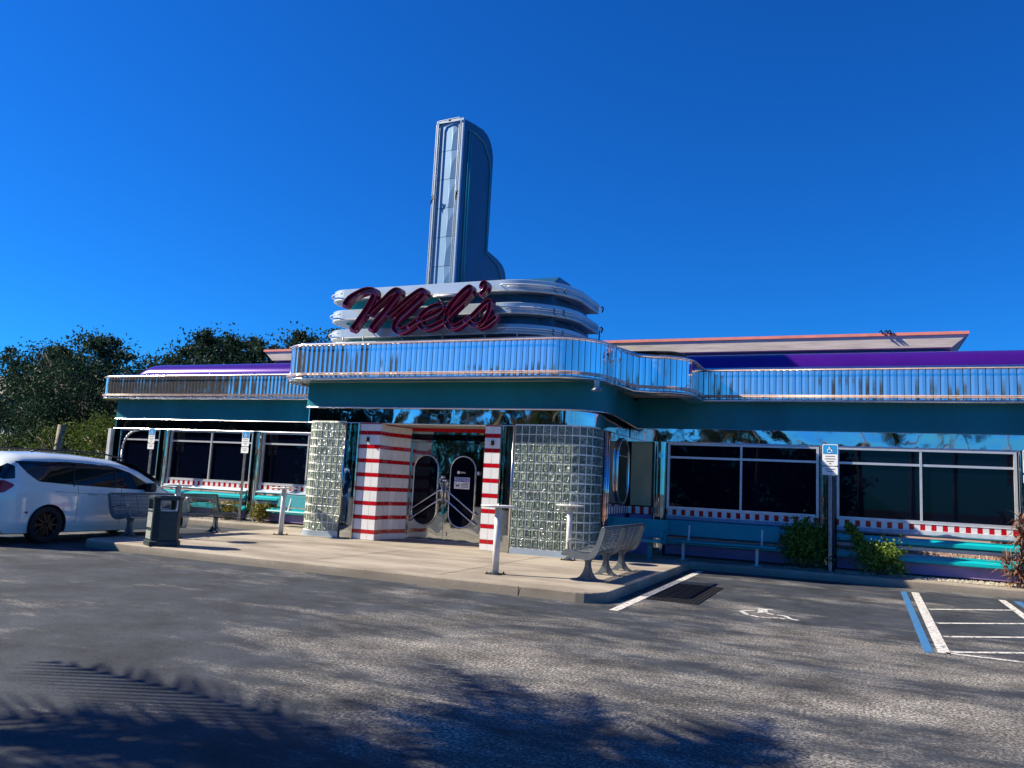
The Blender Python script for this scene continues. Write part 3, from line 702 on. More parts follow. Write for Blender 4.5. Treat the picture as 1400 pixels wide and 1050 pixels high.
# little dog pictogram
g.box(-9.0,-8.92,17.424,17.427,1.535,1.565); g.box(-9.0,-8.985,17.424,17.427,1.50,1.535); g.box(-8.935,-8.92,17.424,17.427,1.50,1.535); g.box(-8.93,-8.90,17.424,17.427,1.565,1.59); g.box(-9.015,-9.0,17.424,17.427,1.56,1.60)
part(g,'notice_print',M['black'],d2)
g=MB(); g.lathe([(.0,0),(.04,0),(.04,.004),(.0,.004)],0,0,16); 
vs=[(v[0]-8.95,17.428-v[2],v[1]+1.87) for v in g.v]; g.v=vs
g.box(-8.90,-8.78,17.424,17.428,1.875,1.885); g.box(-8.90,-8.75,17.424,17.428,1.855,1.865)
part(g,'door_decal',M['sign_white'],d2)
# ---------------------------------------------------------------- roof sign: fins, core, tower
ps=rpath([(-12.15,18.6),(-12.15,16.0,.45),(-5.95,16.0,1.5),(-5.95,18.7)],.08)
pf=rpath([(-12.3,18.2),(-12.3,16.0,.55),(-5.9,16.0,1.5),(-5.9,18.7)],.08)
core=offs(ps,-.32); k_=min(range(len(core)),key=lambda i:(0 if core[i].y<16.6 else 9)+abs(core[i].x+9.15))
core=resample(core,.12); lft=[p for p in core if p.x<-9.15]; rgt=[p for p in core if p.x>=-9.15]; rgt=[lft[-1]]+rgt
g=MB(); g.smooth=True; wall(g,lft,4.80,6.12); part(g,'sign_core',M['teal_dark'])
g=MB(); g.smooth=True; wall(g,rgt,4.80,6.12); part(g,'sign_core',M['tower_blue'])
for z0,z1 in((6.03,6.30),(5.51,5.77),(5.04,5.27)):
    g=MB(); sweep(g,pf,[(-.34,z1+.0),(-.03,z1+.0),(0,z1-.02),(0,z0+.02),(-.02,z0),(-.34,z0)],smooth=False)
    f=part(g,'sign_fin',M['brushed'])
    g=MB(); sweep(g,pf,[(.004,z0+.018),(.010,z0+.008),(-.01,z0-.006),(-.05,z0-.006)]); part(g,'fin_lip',M['white_lip'],f)
    q=offs(pf,.07); n=len(q)
    g=MB(); zc_=(z0+z1)/2
    a=[(p.x,p.y,zc_) for p in q if p.x>-7.6]; g.tube(a,.014,6); g.tube([(x,y,z-.05) for x,y,z in a[2:]],.012,6)
    b=[(p.x,p.y,zc_) for p in q if p.x<-11.6 and p.y<17.5]; g.tube(b,.014,6)
    for i in range(0,len(a),5): g.tube([a[i],(a[i][0]-.02,a[i][1]+.08,a[i][2])],.01,5)
    part(g,'neon_tube',M['neon'],f,each=True)
    g=MB()
    for i in(len(a)//2,len(a)//2+3): 
        x,y,z=a[i]; g.tube([(x,y,z+.03),(x+.05,y-.04,z-.02),(x+.02,y-.05,z-.10),(x+.08,y-.02,z-.14)],.012,5)
    x,y,z=a[-1]; g.tube([(x,y,z+.05),(x+.05,y,z),(x+.02,y,z-.10)],.02,5)
    part(g,'loose_wire',M['black'],f,each=True)
g=MB(); poly(g,[(p.x,p.y) for p in offs(pf,-.05)],6.285); part(g,'sign_top',M['brushed'])
g=MB(); g.prism([(16.6,4.6),(16.6,6.30),(17.0,6.56),(17.7,6.58),(18.5,6.46),(19.0,6.25),(19.3,5.9),(19.3,4.6)],-11.0,-6.35,'x'); part(g,'sign_back_box',M['tower_blue'],bevel=.03)
g=MB()
for x in(-11.6,-11.0,-9.9,-8.8,-7.7,-6.9): g.tube([(x,15.9,4.86),(x,15.9,5.05)],.015,6)
g.tube([(-5.88,18.75,4.8),(-5.88,18.75,5.6)],.02,6)
part(g,'sign_support',M['galv'],each=True)
# tower: profile in y-z, extruded in x
TX0,TX1=-9.93,-9.17
prof=[(17.0,6.2),(17.0,10.92),(17.55,11.04)]
for i in range(7):
    a=PI/2*i/6; prof.append((18.2+.62*math.sin(a),10.5+.62*math.cos(a)) if i else (18.1,11.12))
prof+=[(18.80,7.95),(19.45,7.90)]
for i in range(1,6):
    a=PI/2*i/5; prof.append((19.75+.45*math.sin(a)-.1,7.40+.45*math.cos(a)))
prof+=[(20.15,6.2)]
g=MB(); g.prism(prof,TX0,TX1,'x'); tw=part(g,'sign_tower',M['tower_blue'])
g=MB() # faceted front
n=6
for i in range(n):
    za=6.25+(10.86-6.25)*i/n; zb=6.25+(10.86-6.25)*(i+1)/n
    xm=TX0+.46; e=.006; 
    g.quad((TX0+.05,16.99,za+e),(xm,16.955,za+e),(xm,16.955,zb-e),(TX0+.05,16.99,zb-e))
    g.add([(xm,16.955,za+e),(TX1-.05,16.99,za+e),(TX1-.05,16.97,zb-e),(xm,16.955,zb-e),(xm+.02,16.95,(za+zb)/2)],[(0,1,4),(1,2,4),(2,3,4),(3,0,4)])
part(g,'tower_face',M['towerface'],tw)
g=MB(); g.box(TX0-.01,TX0+.05,16.94,17.02,6.2,10.93); g.box(TX1-.05,TX1+.01,16.94,17.02,6.2,10.93); g.box(TX0+.05,TX1-.05,16.94,17.02,10.86,10.93); part(g,'tower_edge',M['brushed'],tw)
g=MB()
g.tube([(TX0+.02,16.9,6.25),(TX0+.02,16.9,10.8),(TX0+.08,16.9,10.9),(TX1-.1,16.9,10.93),(TX1-.03,16.9,10.85),(TX1-.03,16.9,6.25)],.016,6)
g.tube([(TX0+.1,16.93,6.3),(TX0+.1,16.93,10.75)],.010,6)
g.tube([(TX1-.1,16.93,6.3),(TX1-.1,16.93,10.75)],.010,6)
part(g,'neon_tube',M['neon'],tw)
g=MB()
for dx in(.05,.085):
    g.tube([(TX1+dx-.03,17.3,6.3),(TX1+dx-.03,17.3,10.75),(TX1+dx-.03,17.6,10.8),(TX1+dx-.03,18.15,10.78),(TX1+dx-.03,18.55,10.45),(TX1+dx-.03,18.66,10.1),(TX1+dx-.03,18.66,7.85),(TX1+dx-.03,19.45,7.72),(TX1+dx-.03,19.9,7.3),(TX1+dx-.03,20.0,6.4)] if dx<.06 else [(TX1+.05,17.38,6.3),(TX1+.05,17.38,10.6)],.014,6)
part(g,'side_tube',M['teal_dark'],tw)
g=MB()
for x,z,l in((TX0+.03,8.9,.35),(TX1-.03,9.0,.3),(TX0+.4,10.9,.05)):
    for k in range(5): g.tube([(x+random.uniform(-.03,.03),16.88,z-random.uniform(0,l)),(x+random.uniform(-.05,.05),16.86,z-random.uniform(0,l)),(x+random.uniform(-.03,.03),16.9,z-random.uniform(0,l))],.008,5)
part(g,'loose_wire',M['black'],tw)
# ---------------------------------------------------------------- script lettering
LET={
'M1':[(-11.22,5.72),(-11.13,5.85),(-10.96,5.95),(-10.7,6.04),(-10.5,6.04),(-10.41,5.97),(-10.45,5.83),(-10.59,5.59),(-10.78,5.33),(-10.95,5.12)],
'M2':[(-10.54, 5.48), (-10.36, 5.63), (-10.18, 5.77), (-9.99, 5.93), (-9.84, 6.0), (-9.73, 5.96), (-9.82, 5.82), (-9.98, 5.62), (-10.14, 5.44), (-10.3, 5.27), (-10.43, 5.11)],
'M3':[(-10.0, 5.42), (-9.8, 5.55), (-9.58, 5.72), (-9.35, 5.88), (-9.16, 5.97), (-9.05, 5.92), (-9.12, 5.81), (-9.29, 5.67), (-9.49, 5.5), (-9.68, 5.35), (-9.78, 5.2), (-9.76, 5.08), (-9.64, 5.03), (-9.44, 5.09), (-9.2, 5.22)],
'e':[(-9.4,5.13),(-9.19,5.25),(-8.96,5.32),(-8.72,5.41),(-8.56,5.52),(-8.62,5.59),(-8.81,5.56),(-9.03,5.44),(-9.13,5.27),(-9.06,5.11),(-8.91,5.07),(-8.7,5.13),(-8.48,5.23)],
'l':[(-8.45,5.29),(-8.24,5.49),(-8.03,5.67),(-7.87,5.86),(-7.88,5.97),(-7.99,5.93),(-8.18,5.76),(-8.35,5.56),(-8.43,5.36),(-8.42,5.19),(-8.3,5.07),(-8.14,5.1),(-7.92,5.22)],
's':[(-7.96,5.21),(-7.78,5.32),(-7.61,5.48),(-7.44,5.62),(-7.36,5.62),(-7.36,5.52),(-7.38,5.4),(-7.45,5.26),(-7.55,5.13),(-7.7,5.1),(-7.83,5.17),(-7.86,5.26)],
's2':[(-7.62,5.06),(-7.50,5.08),(-7.37,5.14),(-7.2,5.27)],
'ap':[(-7.60,5.98),(-7.55,6.06),(-7.48,6.02),(-7.49,5.92),(-7.60,5.80)]}
def catmull(p,k=6):
    o=[]; n=len(p)
    for i in range(n-1):
        p0=p[max(0,i-1)];p1=p[i];p2=p[i+1];p3=p[min(n-1,i+2)]
        for j in range(k):
            t=j/k; o.append(tuple(.5*((2*p1[a])+(-p0[a]+p2[a])*t+(2*p0[a]-5*p1[a]+4*p2[a]-p3[a])*t*t+(-p0[a]+3*p1[a]-3*p2[a]+p3[a])*t**3) for a in(0,1)))
    o.append(p[-1]); return [Vector(q) for q in o]
LF=15.74/15.45
def letter(name,strokes):
    g=MB(); nn=MB(); idx=0
    for key,hw in strokes:
        pts=[(x*LF,1.63+(z-1.63)*LF) for x,z in LET[key]]; c=catmull(pts); n=len(c); idx+=1
        dep=.0+.004*idx
        # U channel cross-section: (lateral, y)
        yf=15.62+dep; yb=15.82
        prof=[(-hw,yb),(-hw,yf+.006),(-hw+.008,yf),(-hw+.018,yf+.006),(-hw+.024,yf+.095),(hw-.024,yf+.095),(hw-.018,yf+.006),(hw-.008,yf),(hw,yf+.006),(hw,yb)]
        m=len(prof); vs=[]
        for i in range(n):
            t=(c[min(n-1,i+1)]-c[max(0,i-1)]).normalized(); nrm=Vector((-t.y,t.x))
            kk=1 if key not in('M2','M3') else .72+.28*smooth((i/(n-1)-.2)*4)
            for l,y in prof: q=c[i]+nrm*l*kk; vs.append((q.x,y,q.y))
        fs=[(i*m+k,(i+1)*m+k,(i+1)*m+k+1,i*m+k+1) for i in range(n-1) for k in range(m-1)]
        fs+=[tuple(range(m)),tuple(range((n-1)*m,n*m))[::-1]]
        fs+=[((i+1)*m,i*m,i*m+m-1,(i+1)*m+m-1) for i in range(n-1)]
        # rounded end caps
        g.add(vs,fs)
        for e,s in((0,-1),(n-1,1)):
            t=(c[1]-c[0]).normalized() if e==0 else (c[-1]-c[-2]).normalized()
            arc=[c[e]+Vector((math.cos(a)*t.x-math.sin(a)*t.y,math.sin(a)*t.x+math.cos(a)*t.y))*hw*(.72 if key in('M2','M3') and e==0 else 1)*s*.96 for a in [ -PI/2+PI*k/10 for k in range(11)]]
            g.prism([(q.x,q.y) for q in arc],yf+.02,yb-.01,'y')
        q=[(p.x,yf+.055,p.y) for p in c[1:-1]]; nn.tube(q,.009,6); 
    o=part(g,name,M['maroon']); part(nn,'neon_tube',M['letter_neon'],o,each=True); return o
letter('script_letter_m',[('M1',.086),('M2',.084),('M3',.084)])
letter('script_letter_e',[('e',.068)])
letter('script_letter_l',[('l',.070)])
letter('script_letter_s',[('s',.062),('s2',.062)])
letter('script_apostrophe',[('ap',.06)])
g=MB()
for x,z in((-11,5.3),(-10.2,5.6),(-9.4,5.3),(-8.6,5.3),(-7.9,5.5)): g.tube([(x,15.85,z),(x,16.05,z)],.015,6)
g.tube([(-8.75,15.99,5.33),(-8.6,15.97,5.15),(-8.5,15.97,5.18)],.015,6)
part(g,'letter_standoff',M['galv'],each=True)
g=MB(); g.tube([(-9.15,15.96,5.98),(-8.5,15.96,5.98)],.03,8); part(g,'neon_tube',M['neon'])
g=MB(); g.tube([(-9.0,15.95,5.92),(-8.9,15.94,5.82),(-8.7,15.94,5.83),(-8.6,15.95,5.9)],.008,5); part(g,'loose_wire',M['black'])
# downlight under canopy corner
g=MB(); g.lathe([(.0,3.70),(.13,3.71),(.10,3.75),(.06,3.78),(.06,3.95),(0,3.95)],-5.0,15.9,16); part(g,'downlight',M['galv'])
# ================================================================== BENCHES
def jprof():
    P_=[(0,.40),(.02,.455),(.08,.47),(.2,.44),(.34,.415),(.45,.43),(.53,.50),(.585,.62),(.63,.76),(.665,.875)]
    return P_
def bench(name,label,loc,rz,L,nleg,mat,solid=False,legdots=True,group='benches around the diner entrance'):
    t=thing(name,label,'bench',loc,rz,group)   # local: x depth (0 front .. .66 back), y length 0..L, z up from the ground
    pr=[Vector(p) for p in catmull(jprof(),4)]
    th=.055
    # flange outline
    out=[]; inn=[]
    for i,p in enumerate(pr):
        tt=(pr[min(len(pr)-1,i+1)]-pr[max(0,i-1)]).normalized(); n=Vector((-tt.y,tt.x)); k=i/(len(pr)-1)
        wd=th*(1.25-.45*abs(2*k-1))
        out.append(p-n*wd); inn.append(p+n*.03)
    ys=[0]+[L*(i)/(nleg-1) for i in range(1,nleg-1)]+[L] if nleg>2 else [0,L]
    for j,y in enumerate(ys):
        g=MB(); w=.035
        g.prism([(q.x,q.y) for q in inn]+[(q.x,q.y) for q in out[::-1]],y-w/2,y+w/2,'y'); g.build('end_frame',mat,t,bevel=.006)
    if solid:
        g=MB(); k0=0
        for seg in((2,20),(24,36)):
            q=pr[seg[0]:seg[1]+1]; n=len(q); vs=[(p.x,.02,p.y) for p in q]+[(p.x,L-.02,p.y) for p in q]+[(p.x,.02,p.y-.03) for p in q]+[(p.x,L-.02,p.y-.03) for p in q]
            fs=[(i,i+1,n+i+1,n+i) for i in range(n-1)]+[(2*n+i,3*n+i,3*n+i+1,2*n+i+1) for i in range(n-1)]+[(0,n,3*n,2*n),(n-1,2*n+n-1,4*n-1,2*n-1)]
            g.add(vs,fs)
            g.build('seat' if seg[0]==2 else 'backrest',mat,t); g=MB()
    else:
        Q=resample([Vector(p) for p in pr],.031)
        half=[q for q in Q if q.y<.47 and q.x<.5]; bk=[q for q in Q if not(q.y<.47 and q.x<.5)]
        for nm,qq in(('seat',half),('backrest',bk)):
            g=MB()
            for q in qq: g.tube([(q.x,.018,q.y),(q.x,L-.018,q.y)],.0098,6)
            if nm=='backrest': g.tube([(pr[-1].x,0,pr[-1].y),(pr[-1].x,L,pr[-1].y)],.019,8)
            for y in [L*(i+1)/9 for i in range(8)]:
                vs=[]
                g.tube([(q.x+.008,y,q.y-.012) for q in qq],.007,5)
            g.build(nm,mat,t)
    legs=[.28]+[L*(i)/(nleg-1) for i in range(1,nleg-1)]+[L-.28] if nleg>2 else [.3,L-.3]
    for y in legs:
        g=MB(); cx=.34
        half_=[(.25,.0),(.25,.012),(.20,.02),(.13,.06),(.08,.13),(.05,.22),(.045,.30),(.09,.36),(.13,.385)]
        poly_=[(cx-a,b) for a,b in half_[::-1]]+[(cx-.05,.0)][:0]
        L_=[(cx-a,b) for a,b in half_]; R_=[(cx+a,b) for a,b in half_]
        arch=[(cx+.09,.0),(cx+.04,.035),(cx,.045),(cx-.04,.035),(cx-.09,.0)]
        g.prism(L_+R_[::-1]+arch,y-.03,y+.03,'y')
        g.box(cx-.26,cx+.26,y-.045,y+.045,-.001,.010)
        g.box(cx-.035,cx+.035,y-.05,y+.05,.05,.37)
        g.build('leg',mat,t,bevel=.004)
    for y in(0,L):
        g=MB(); g.tube([(.10,y,.46),(.07,y,.60),(.10,y,.655),(.20,y,.665),(.60,y,.60)],.012,8); g.build('armrest',mat,t)
    return t
bench('metal_bench','grey slatted metal bench in the sun at the right kerb corner of the sidewalk',(-4.33,12.3,.15),0,2.6,3,M['grey_paint'])
bench('metal_bench','grey perforated metal bench standing beside the white minivan behind the dark litter bin',(-13.68,15.05,.15),PI,3.05,2,M['grey_paint'])
bench('metal_bench','blue-teal metal bench in shade against the diner side, behind the grey slatted bench',(-5.45,17.75,.15),-PI/2+PI,1.5,2,M['teal_bench'],True) if False else None
def panelbench(label,x0,x1,y,zb=.15,end=True):
    t=thing('panel_bench',label,'bench',(x0,y,zb),0,'teal painted benches along the walls')
    L=x1-x0
    g=MB(); g.prism([(.30,.52),(.33,.52),(.40,.86),(.37,.86)],0,L,'x'); g.build('backrest',M['teal_bench'],t,bevel=.004)
    g=MB(); g.prism([(-.12,.40),(-.10,.44),(.26,.42),(.26,.385),(-.09,.375)],-.03,L-.03,'x'); g.build('seat',M['teal_bench'],t,bevel=.004)
    for x in(L*.18,L*.82):
        g=MB(); g.box(x-.03,x+.03,.05,.11,0,.38); g.box(x-.1,x+.1,.0,.16,-.001,.008); g.build('leg',M['table_paint'],t)
        g=MB(); g.prism([(.2,.38),(.24,.38),(.30,.44),(.40,.84),(.37,.84),(.27,.46)],x+.06,x+.10,'x'); g.build('back_post',M['table_paint'],t)
    return t
panelbench('long shaded teal bench under the right window, left of the dark bush',-4.02,-1.5,18.25)
panelbench('sunlit teal bench below the left wing windows beside the left glass block wall',-15.25,-13.3,18.1)
t=bench('metal_bench','dark blue metal bench in shade behind the grey slatted bench',(-5.55,17.35,.15),0,1.7,2,M['teal_bench'],True)
t.rotation_euler=(0,0,PI/2); t.location=(-3.85,17.2,.15)
# ================================================================== TABLES
def table(label,x,y):
    t=thing('pedestal_table',label,'table',(x,y,.15),0,'round standing tables on the sidewalk')
    g=MB(); g.smooth=True; g.lathe([(.0,1.095),(.25,1.098),(.285,1.105),(.30,1.118),(.295,1.13),(.28,1.133),(0,1.133)],0,0,40); g.build('table_top',M['table_paint'],t)
    g=MB(); g.smooth=True; g.lathe([(.058,0),(.058,1.09),(.0,1.092)],0,0,24); g.build('pole',M['table_paint'],t)
    g=MB(); g.box(-.13,.13,-.13,.13,-.001,.012)
    for a in(-1,1):
        for b in(-1,1): g.lathe([(.012,.012),(.012,.04),(.0,.042)],a*.105,b*.105,8)
    g.build('base_plate',M['iron'],t)
    g=MB(); g.lathe([(.03,1.133),(.02,1.15),(.018,1.165),(0,1.17)],0,0,12); g.build('cap',M['galv'],t)
    return t
table('round pale post table before the right tile pier, nearest of the four',-5.47,12.19)
table('round pale post table before the right glass block wall',-5.42,15.72)
table('round pale table on a post rising behind the dark litter bin',-13.2,12.72)
table('round pale table on a post just left of the left glass block wall',-12.75,15.6)
# ================================================================== BIN
t=thing('litter_bin','dark green lidded litter bin with open slots standing on the sidewalk edge','litter bin',(-12.13,11.42,.15),R(-27))
def oct_(r,ch): return [(-r,-r+ch),(-r+ch,-r),(r-ch,-r),(r,-r+ch),(r,r-ch),(r-ch,r),(-r+ch,r),(-r,r-ch)]
g=MB(); g.prism(oct_(.285,.09),0,.10); g.build('base',M['bin'],t,bevel=.015)
g=MB(); g.prism(oct_(.255,.08),.10,.66); g.build('body',M['bin'],t,bevel=.01)
g=MB(); g.prism(oct_(.275,.09),.86,.92); g.prism(oct_(.24,.08),.92,.94); g.build('lid',M['bin'],t,bevel=.015)
for a in(-1,1):
    for b in(-1,1):
        g=MB(); g.prism([(a*.255,b*.165),(a*.255,b*.18),(a*.18,b*.255),(a*.165,b*.255),(a*.165,b*.225),(a*.225,b*.165)],.66,.86); g.build('corner_post',M['bin'],t)
g=MB(); g.box(.2555,.265,-.16,.16,.30,.62); g.build('front_panel',M['bin'],t)
g=MB(); g.box(.2555,.262,-.16,.16,.13,.26); g.build('lower_panel',M['bin'],t)
g=MB(); g.box(-.15,.15,-.265,-.2555,.34,.62); g.build('speckled_panel',M['bin_panel'],t)
g=MB(); g.box(-.15,.15,-.265,-.2555,.13,.28); g.build('speckled_panel',M['bin_panel'],t)
for x0,x1,y0,y1 in((-.15,.15,-.265,-.24),(-.265,-.24,-.15,.15),(.24,.265,-.15,.15),(-.15,.15,.24,.265)):
    g=MB(); g.box(x0,x1,y0,y1,.655,.68); g.build('slot_sill',M['galv'],t)
g=MB(); g.prism(oct_(.20,.06),.655,.66); g.build('liner_rim',M['black'],t)
# ================================================================== SIGNS
def wheelchair(mb,x,z,s,y):
    mb.tube([(x-.02*s,y,z+.36*s),(x-.02*s,y,z+.361*s)],.07*s,10)
    for a,b in(((-.02,.28),(0,.02)),((0,.02),(.2,.02)),((.2,.02),(.3,-.28)),((.3,-.28),(.38,-.26)),((-.01,.16),(.18,.16))):
        mb.tube([(x+a[0]*s,y,z+a[1]*s),(x+b[0]*s,y,z+b[1]*s)],.035*s,6)
    mb.tube([(x+.02*s+.22*s*math.cos(A),y,z-.12*s+.22*s*math.sin(A)) for A in [R(110+i*22) for i in range(11)]],.03*s,6)
def accsign(label,x,y,ztop,tilt=0,boll=False,w=.31,zb=.15):
    t=thing('parking_sign',label,'parking sign',(x,y,zb),0,'blue and white accessible parking signs'); H=ztop-zb
    t.rotation_euler=(0,0,R(-6))
    g=MB(); g.prism([(-w/2+.02,H-.46),(w/2-.02,H-.46),(w/2,H-.44),(w/2,H-.02),(w/2-.02,H),(-w/2+.02,H),(-w/2,H-.02),(-w/2,H-.44)],-.035,-.032,'y'); p=g.build('sign_plate',M['sign_white'],t)
    g=MB(); g.prism([(-w/2+.015,H-.21),(w/2-.015,H-.21),(w/2-.015,H-.03),(w/2-.03,H-.015),(-w/2+.03,H-.015),(-w/2+.015,H-.03)],-.038,-.0355,'y'); g.build('blue_field',M['sign_blue'],p)
    g=MB(); wheelchair(g,-.01,H-.12,.20,-.040); g.build('wheelchair_symbol',M['sign_white'],p)
    g=MB()
    for i,l in enumerate((.19,.21,.15)): g.box(-l/2,l/2,-.0385,-.0355,H-.265-i*.055,H-.250-i*.055)
    g.box(-.02,.02,-.0385,-.0355,H-.425,H-.405); g.build('small_print',M['sign_text'],p)
    g=MB(); g.prism([(-w/2+.02,H-.66),(w/2-.02,H-.66),(w/2,H-.64),(w/2,H-.50),(w/2-.02,H-.48),(-w/2+.02,H-.48),(-w/2,H-.50),(-w/2,H-.64)],-.035,-.032,'y'); p2=g.build('fine_plate',M['sign_white'],t)
    g=MB(); 
    for i,l in enumerate((.20,.14)): g.box(-l/2,l/2,-.0385,-.0355,H-.54-i*.05,H-.525-i*.05)
    g.build('small_print',M['sign_text'],p2)
    g=MB()   # U channel post
    g.box(-.032,-.020,-.028,.018,0,H-.02); g.box(.020,.032,-.028,.018,0,H-.02); g.box(-.020,.020,.010,.018,0,H-.02); g.build('post',M['galv'],t)
    if boll:
        g=MB(); g.smooth=True; g.lathe([(.085,0),(.085,1.98),(.07,2.03),(.0,2.04)],0,.0,20); 
        g.v=[(v[0],v[1]+.11,v[2]) for v in g.v]; g.build('post_sleeve',M['bollard'],t)
    return t
accsign('blue and white wheelchair parking sign between the two large right windows',-.46,18.3,2.85,boll=True)
accsign('blue and white wheelchair parking sign cut by the right edge, beyond the last window',3.22,18.3,2.83,boll=True)
accsign('blue and white wheelchair parking sign on a thin post, leftmost, above the minivan bonnet',-20.65,18.62,2.84)
accsign('blue and white wheelchair parking sign between litter bin and left glass block wall',-16.78,18.6,2.83)
# ================================================================== DRAIN
t=thing('storm_drain','black iron grid storm drain set in the asphalt beside the kerb','drain',(-2.93,12.2,0))
g=MB(); g.quad((0,0,.003),(.78,0,.003),(.78,2.5,.003),(0,2.5,.003)); g.build('pit',M['navy'],t)
g=MB()
for i in range(12): x=.0+i*.78/11; g.box(x-.008,x+.008,0,2.5,.003,.012)
for i in range(26): y=i*.1; g.box(0,.78,y-.008,y+.008,.0035,.0125)
g.build('grate',M['iron'],t)
# ================================================================== MINIVAN
def van():
    t=thing('minivan','white minivan with black wheels parked nose to the diner at the left','minivan',(-15.73,9.85,0))
    L=5.17; HW=1.0
    roof=[(0,.55),(.05,1.0),(.12,1.35),(.30,1.66),(.55,1.76),(1.2,1.80),(2.0,1.79),(2.8,1.73),(3.3,1.60),(3.75,1.38),(4.1,1.18),(4.4,1.08),(4.8,.98),(5.05,.82),(5.17,.55)]
    hw=[(0,.80),(.05,.86),(.15,.91),(.4,.97),(1.0,1.0),(3.9,1.0),(4.5,.97),(4.85,.88),(5.05,.74),(5.17,.55)]
    def I(tab,s):
        for a,b in zip(tab,tab[1:]):
            if s<=b[0]: return a[1]+(b[1]-a[1])*(s-a[0])/(b[0]-a[0])
        return tab[-1][1]
    def hwz(s,z):   # half width at absolute height
        zr=I(roof,s); w=I(hw,s)
        if z<.45: k=1-.06*((.45-z)/.3)**2
        elif z<.95: k=1.0-.012*((z-.45)/.5)
        else:
            k=.988-.17*((z-.95)/.85)**1.25
        top=max(.001,zr-z)
        rd=.22
        if top<rd: k*= (1-.62*(1-(1-(1-top/rd)**2)**.5))
        return w*k
    def zlist(s):
        zr=I(roof,s); zb=.22 if .25<s<4.95 else .30
        zs=[zb]
        n=26
        for i in range(1,n+1):
            u=i/n; zs.append(zb+(zr-zb)*(1-(1-u)**1.5))
        return zs
    S=[0,.02,.05,.09,.14,.2]+[.2+i*(4.75/56) for i in range(1,57)]+[5.0,5.06,5.12,5.17]
    wheels=[1.10,4.19]
    g=MB(); g.smooth=True; m=27+4; vs=[]
    for s in S:
        zs=zlist(s); zr=zs[-1]
        row=[(hwz(s,z),s,z) for z in zs]; w_=row[-1][0]
        for k in(.75,.5,.25,0): row.append((w_*k,s,zr+.02*(1-k*k)))
        vs+=row
    n=len(vs); vs+=[(-x,y,z) for x,y,z in vs]
    fs=[]
    for i in range(len(S)-1):
        for k in range(m-1):
            q=(i*m+k,(i+1)*m+k,(i+1)*m+k+1,i*m+k+1)
            cy=sum(vs[j][1] for j in q)/4; cz=sum(vs[j][2] for j in q)/4
            fs.append(q); fs.append(tuple(n+j for j in q[::-1]))
    fs.append(tuple(range(0,m))+tuple(range(n+m-1,n-1,-1))); 
    e=(len(S)-1)*m; fs.append(tuple(range(e+m-1,e-1,-1))+tuple(range(n+e,n+e+m)))
    for i in range(len(S)-1): fs.append((i*m,n+i*m,n+(i+1)*m,(i+1)*m))
    g.add(vs,fs); b=g.build('body',M['carwhite'],t)
    bm=bmesh.new(); bm.from_mesh(b.data); bmesh.ops.remove_doubles(bm,verts=bm.verts,dist=1e-4); bmesh.ops.recalc_face_normals(bm,faces=bm.faces); bm.to_mesh(b.data); bm.free()
    c=MB()
    for wy in wheels:
        for sg in(1,-1): c.prism([(wy+.40*math.cos(2*PI*j/48),.372+.40*math.sin(2*PI*j/48)) for j in range(48)],sg*.66,sg*1.2,'x')
    cu=c.build('cutter',M['black']); bm=bmesh.new(); bm.from_mesh(cu.data); bmesh.ops.recalc_face_normals(bm,faces=bm.faces); bm.to_mesh(cu.data); bm.free()
    md=b.modifiers.new('b','BOOLEAN'); md.object=cu; md.operation='DIFFERENCE'; md.solver='EXACT'
    cu.parent=t
    bpy.context.view_layer.update(); dg=bpy.context.evaluated_depsgraph_get(); me=bpy.data.meshes.new_from_object(b.evaluated_get(dg)); b.modifiers.clear(); b.data=me; bpy.data.objects.remove(cu)
    me.set_sharp_from_angle(angle=R(40))
    # patches lying on the side surface
    def patch(mb,lo,hi,sgn,off=.006,ny=24,nz=8):
        y0=max(lo[0][0],hi[0][0]); y1=min(lo[-1][0],hi[-1][0]); vs=[]
        for i in range(ny+1):
            s=y0+(y1-y0)*i/ny; a=I(lo,s); c=I(hi,s)
            for k in range(nz+1):
                z=a+(c-a)*k/nz; vs.append((sgn*(hwz(s,z)+off),s,z))
        q=nz+1; mb.smooth=True
        mb.add(vs,[(i*q+k,(i+1)*q+k,(i+1)*q+k+1,i*q+k+1) for i in range(ny) for k in range(nz)])
    for sg in(1,-1):
        g=MB(); patch(g,[(.42,1.58),(.62,1.38),(.85,1.22),(1.6,1.17),(3.2,1.10),(3.72,1.08)],[(.42,1.60),(.6,1.61),(1.5,1.635),(2.5,1.60),(3.0,1.47),(3.5,1.22),(3.72,1.10)],sg,.006,50,8)
        wn=g.build('side_window',M['carglass'],t)
        g=MB()
        for s in(1.62,2.62): 
            g.tube([(sg*(hwz(s,z)+.010),s,z) for z in [1.14+k*.05 for k in range(10)] if z<I([(1.5,1.64),(2.5,1.60),(3,1.47)],s)],.014,5)
        g.build('window_divider',M['black'],wn)
        g=MB()
        for s,z0,z1 in((1.72,.42,1.15),(2.78,.34,1.12)): g.tube([(sg*(hwz(s,z)+.0005),s,z) for z in [z0+(z1-z0)*k/10 for k in range(11)]],.0045,4)
        g.tube([(sg*(hwz(s,z)+.0005),s,z) for s,z in [(1.2+.15*k,1.03-.006*k) for k in range(17)]],.004,4)
        g.build('panel_gap',M['black'],t)
        g=MB(); g.box(sg*.93-.01,sg*.93+.01,2.9,2.9,1,1); g=MB()
        for s in(1.95,2.95): g.tube([(sg*(hwz(s,.98)+.02),s,.985),(sg*(hwz(s,.98)+.03),s+.1,.985),(sg*(hwz(s,.98)+.02),s+.2,.98)],.012,6)
        g.build('door_handle',M['trim'],t)
        g=MB(); patch(g,[(.06,.98),(.2,1.0),(.36,1.12)],[(.06,1.22),(.2,1.23),(.36,1.16)],sg,.008,10,5); g.build('tail_lamp',M['redlamp'],t)
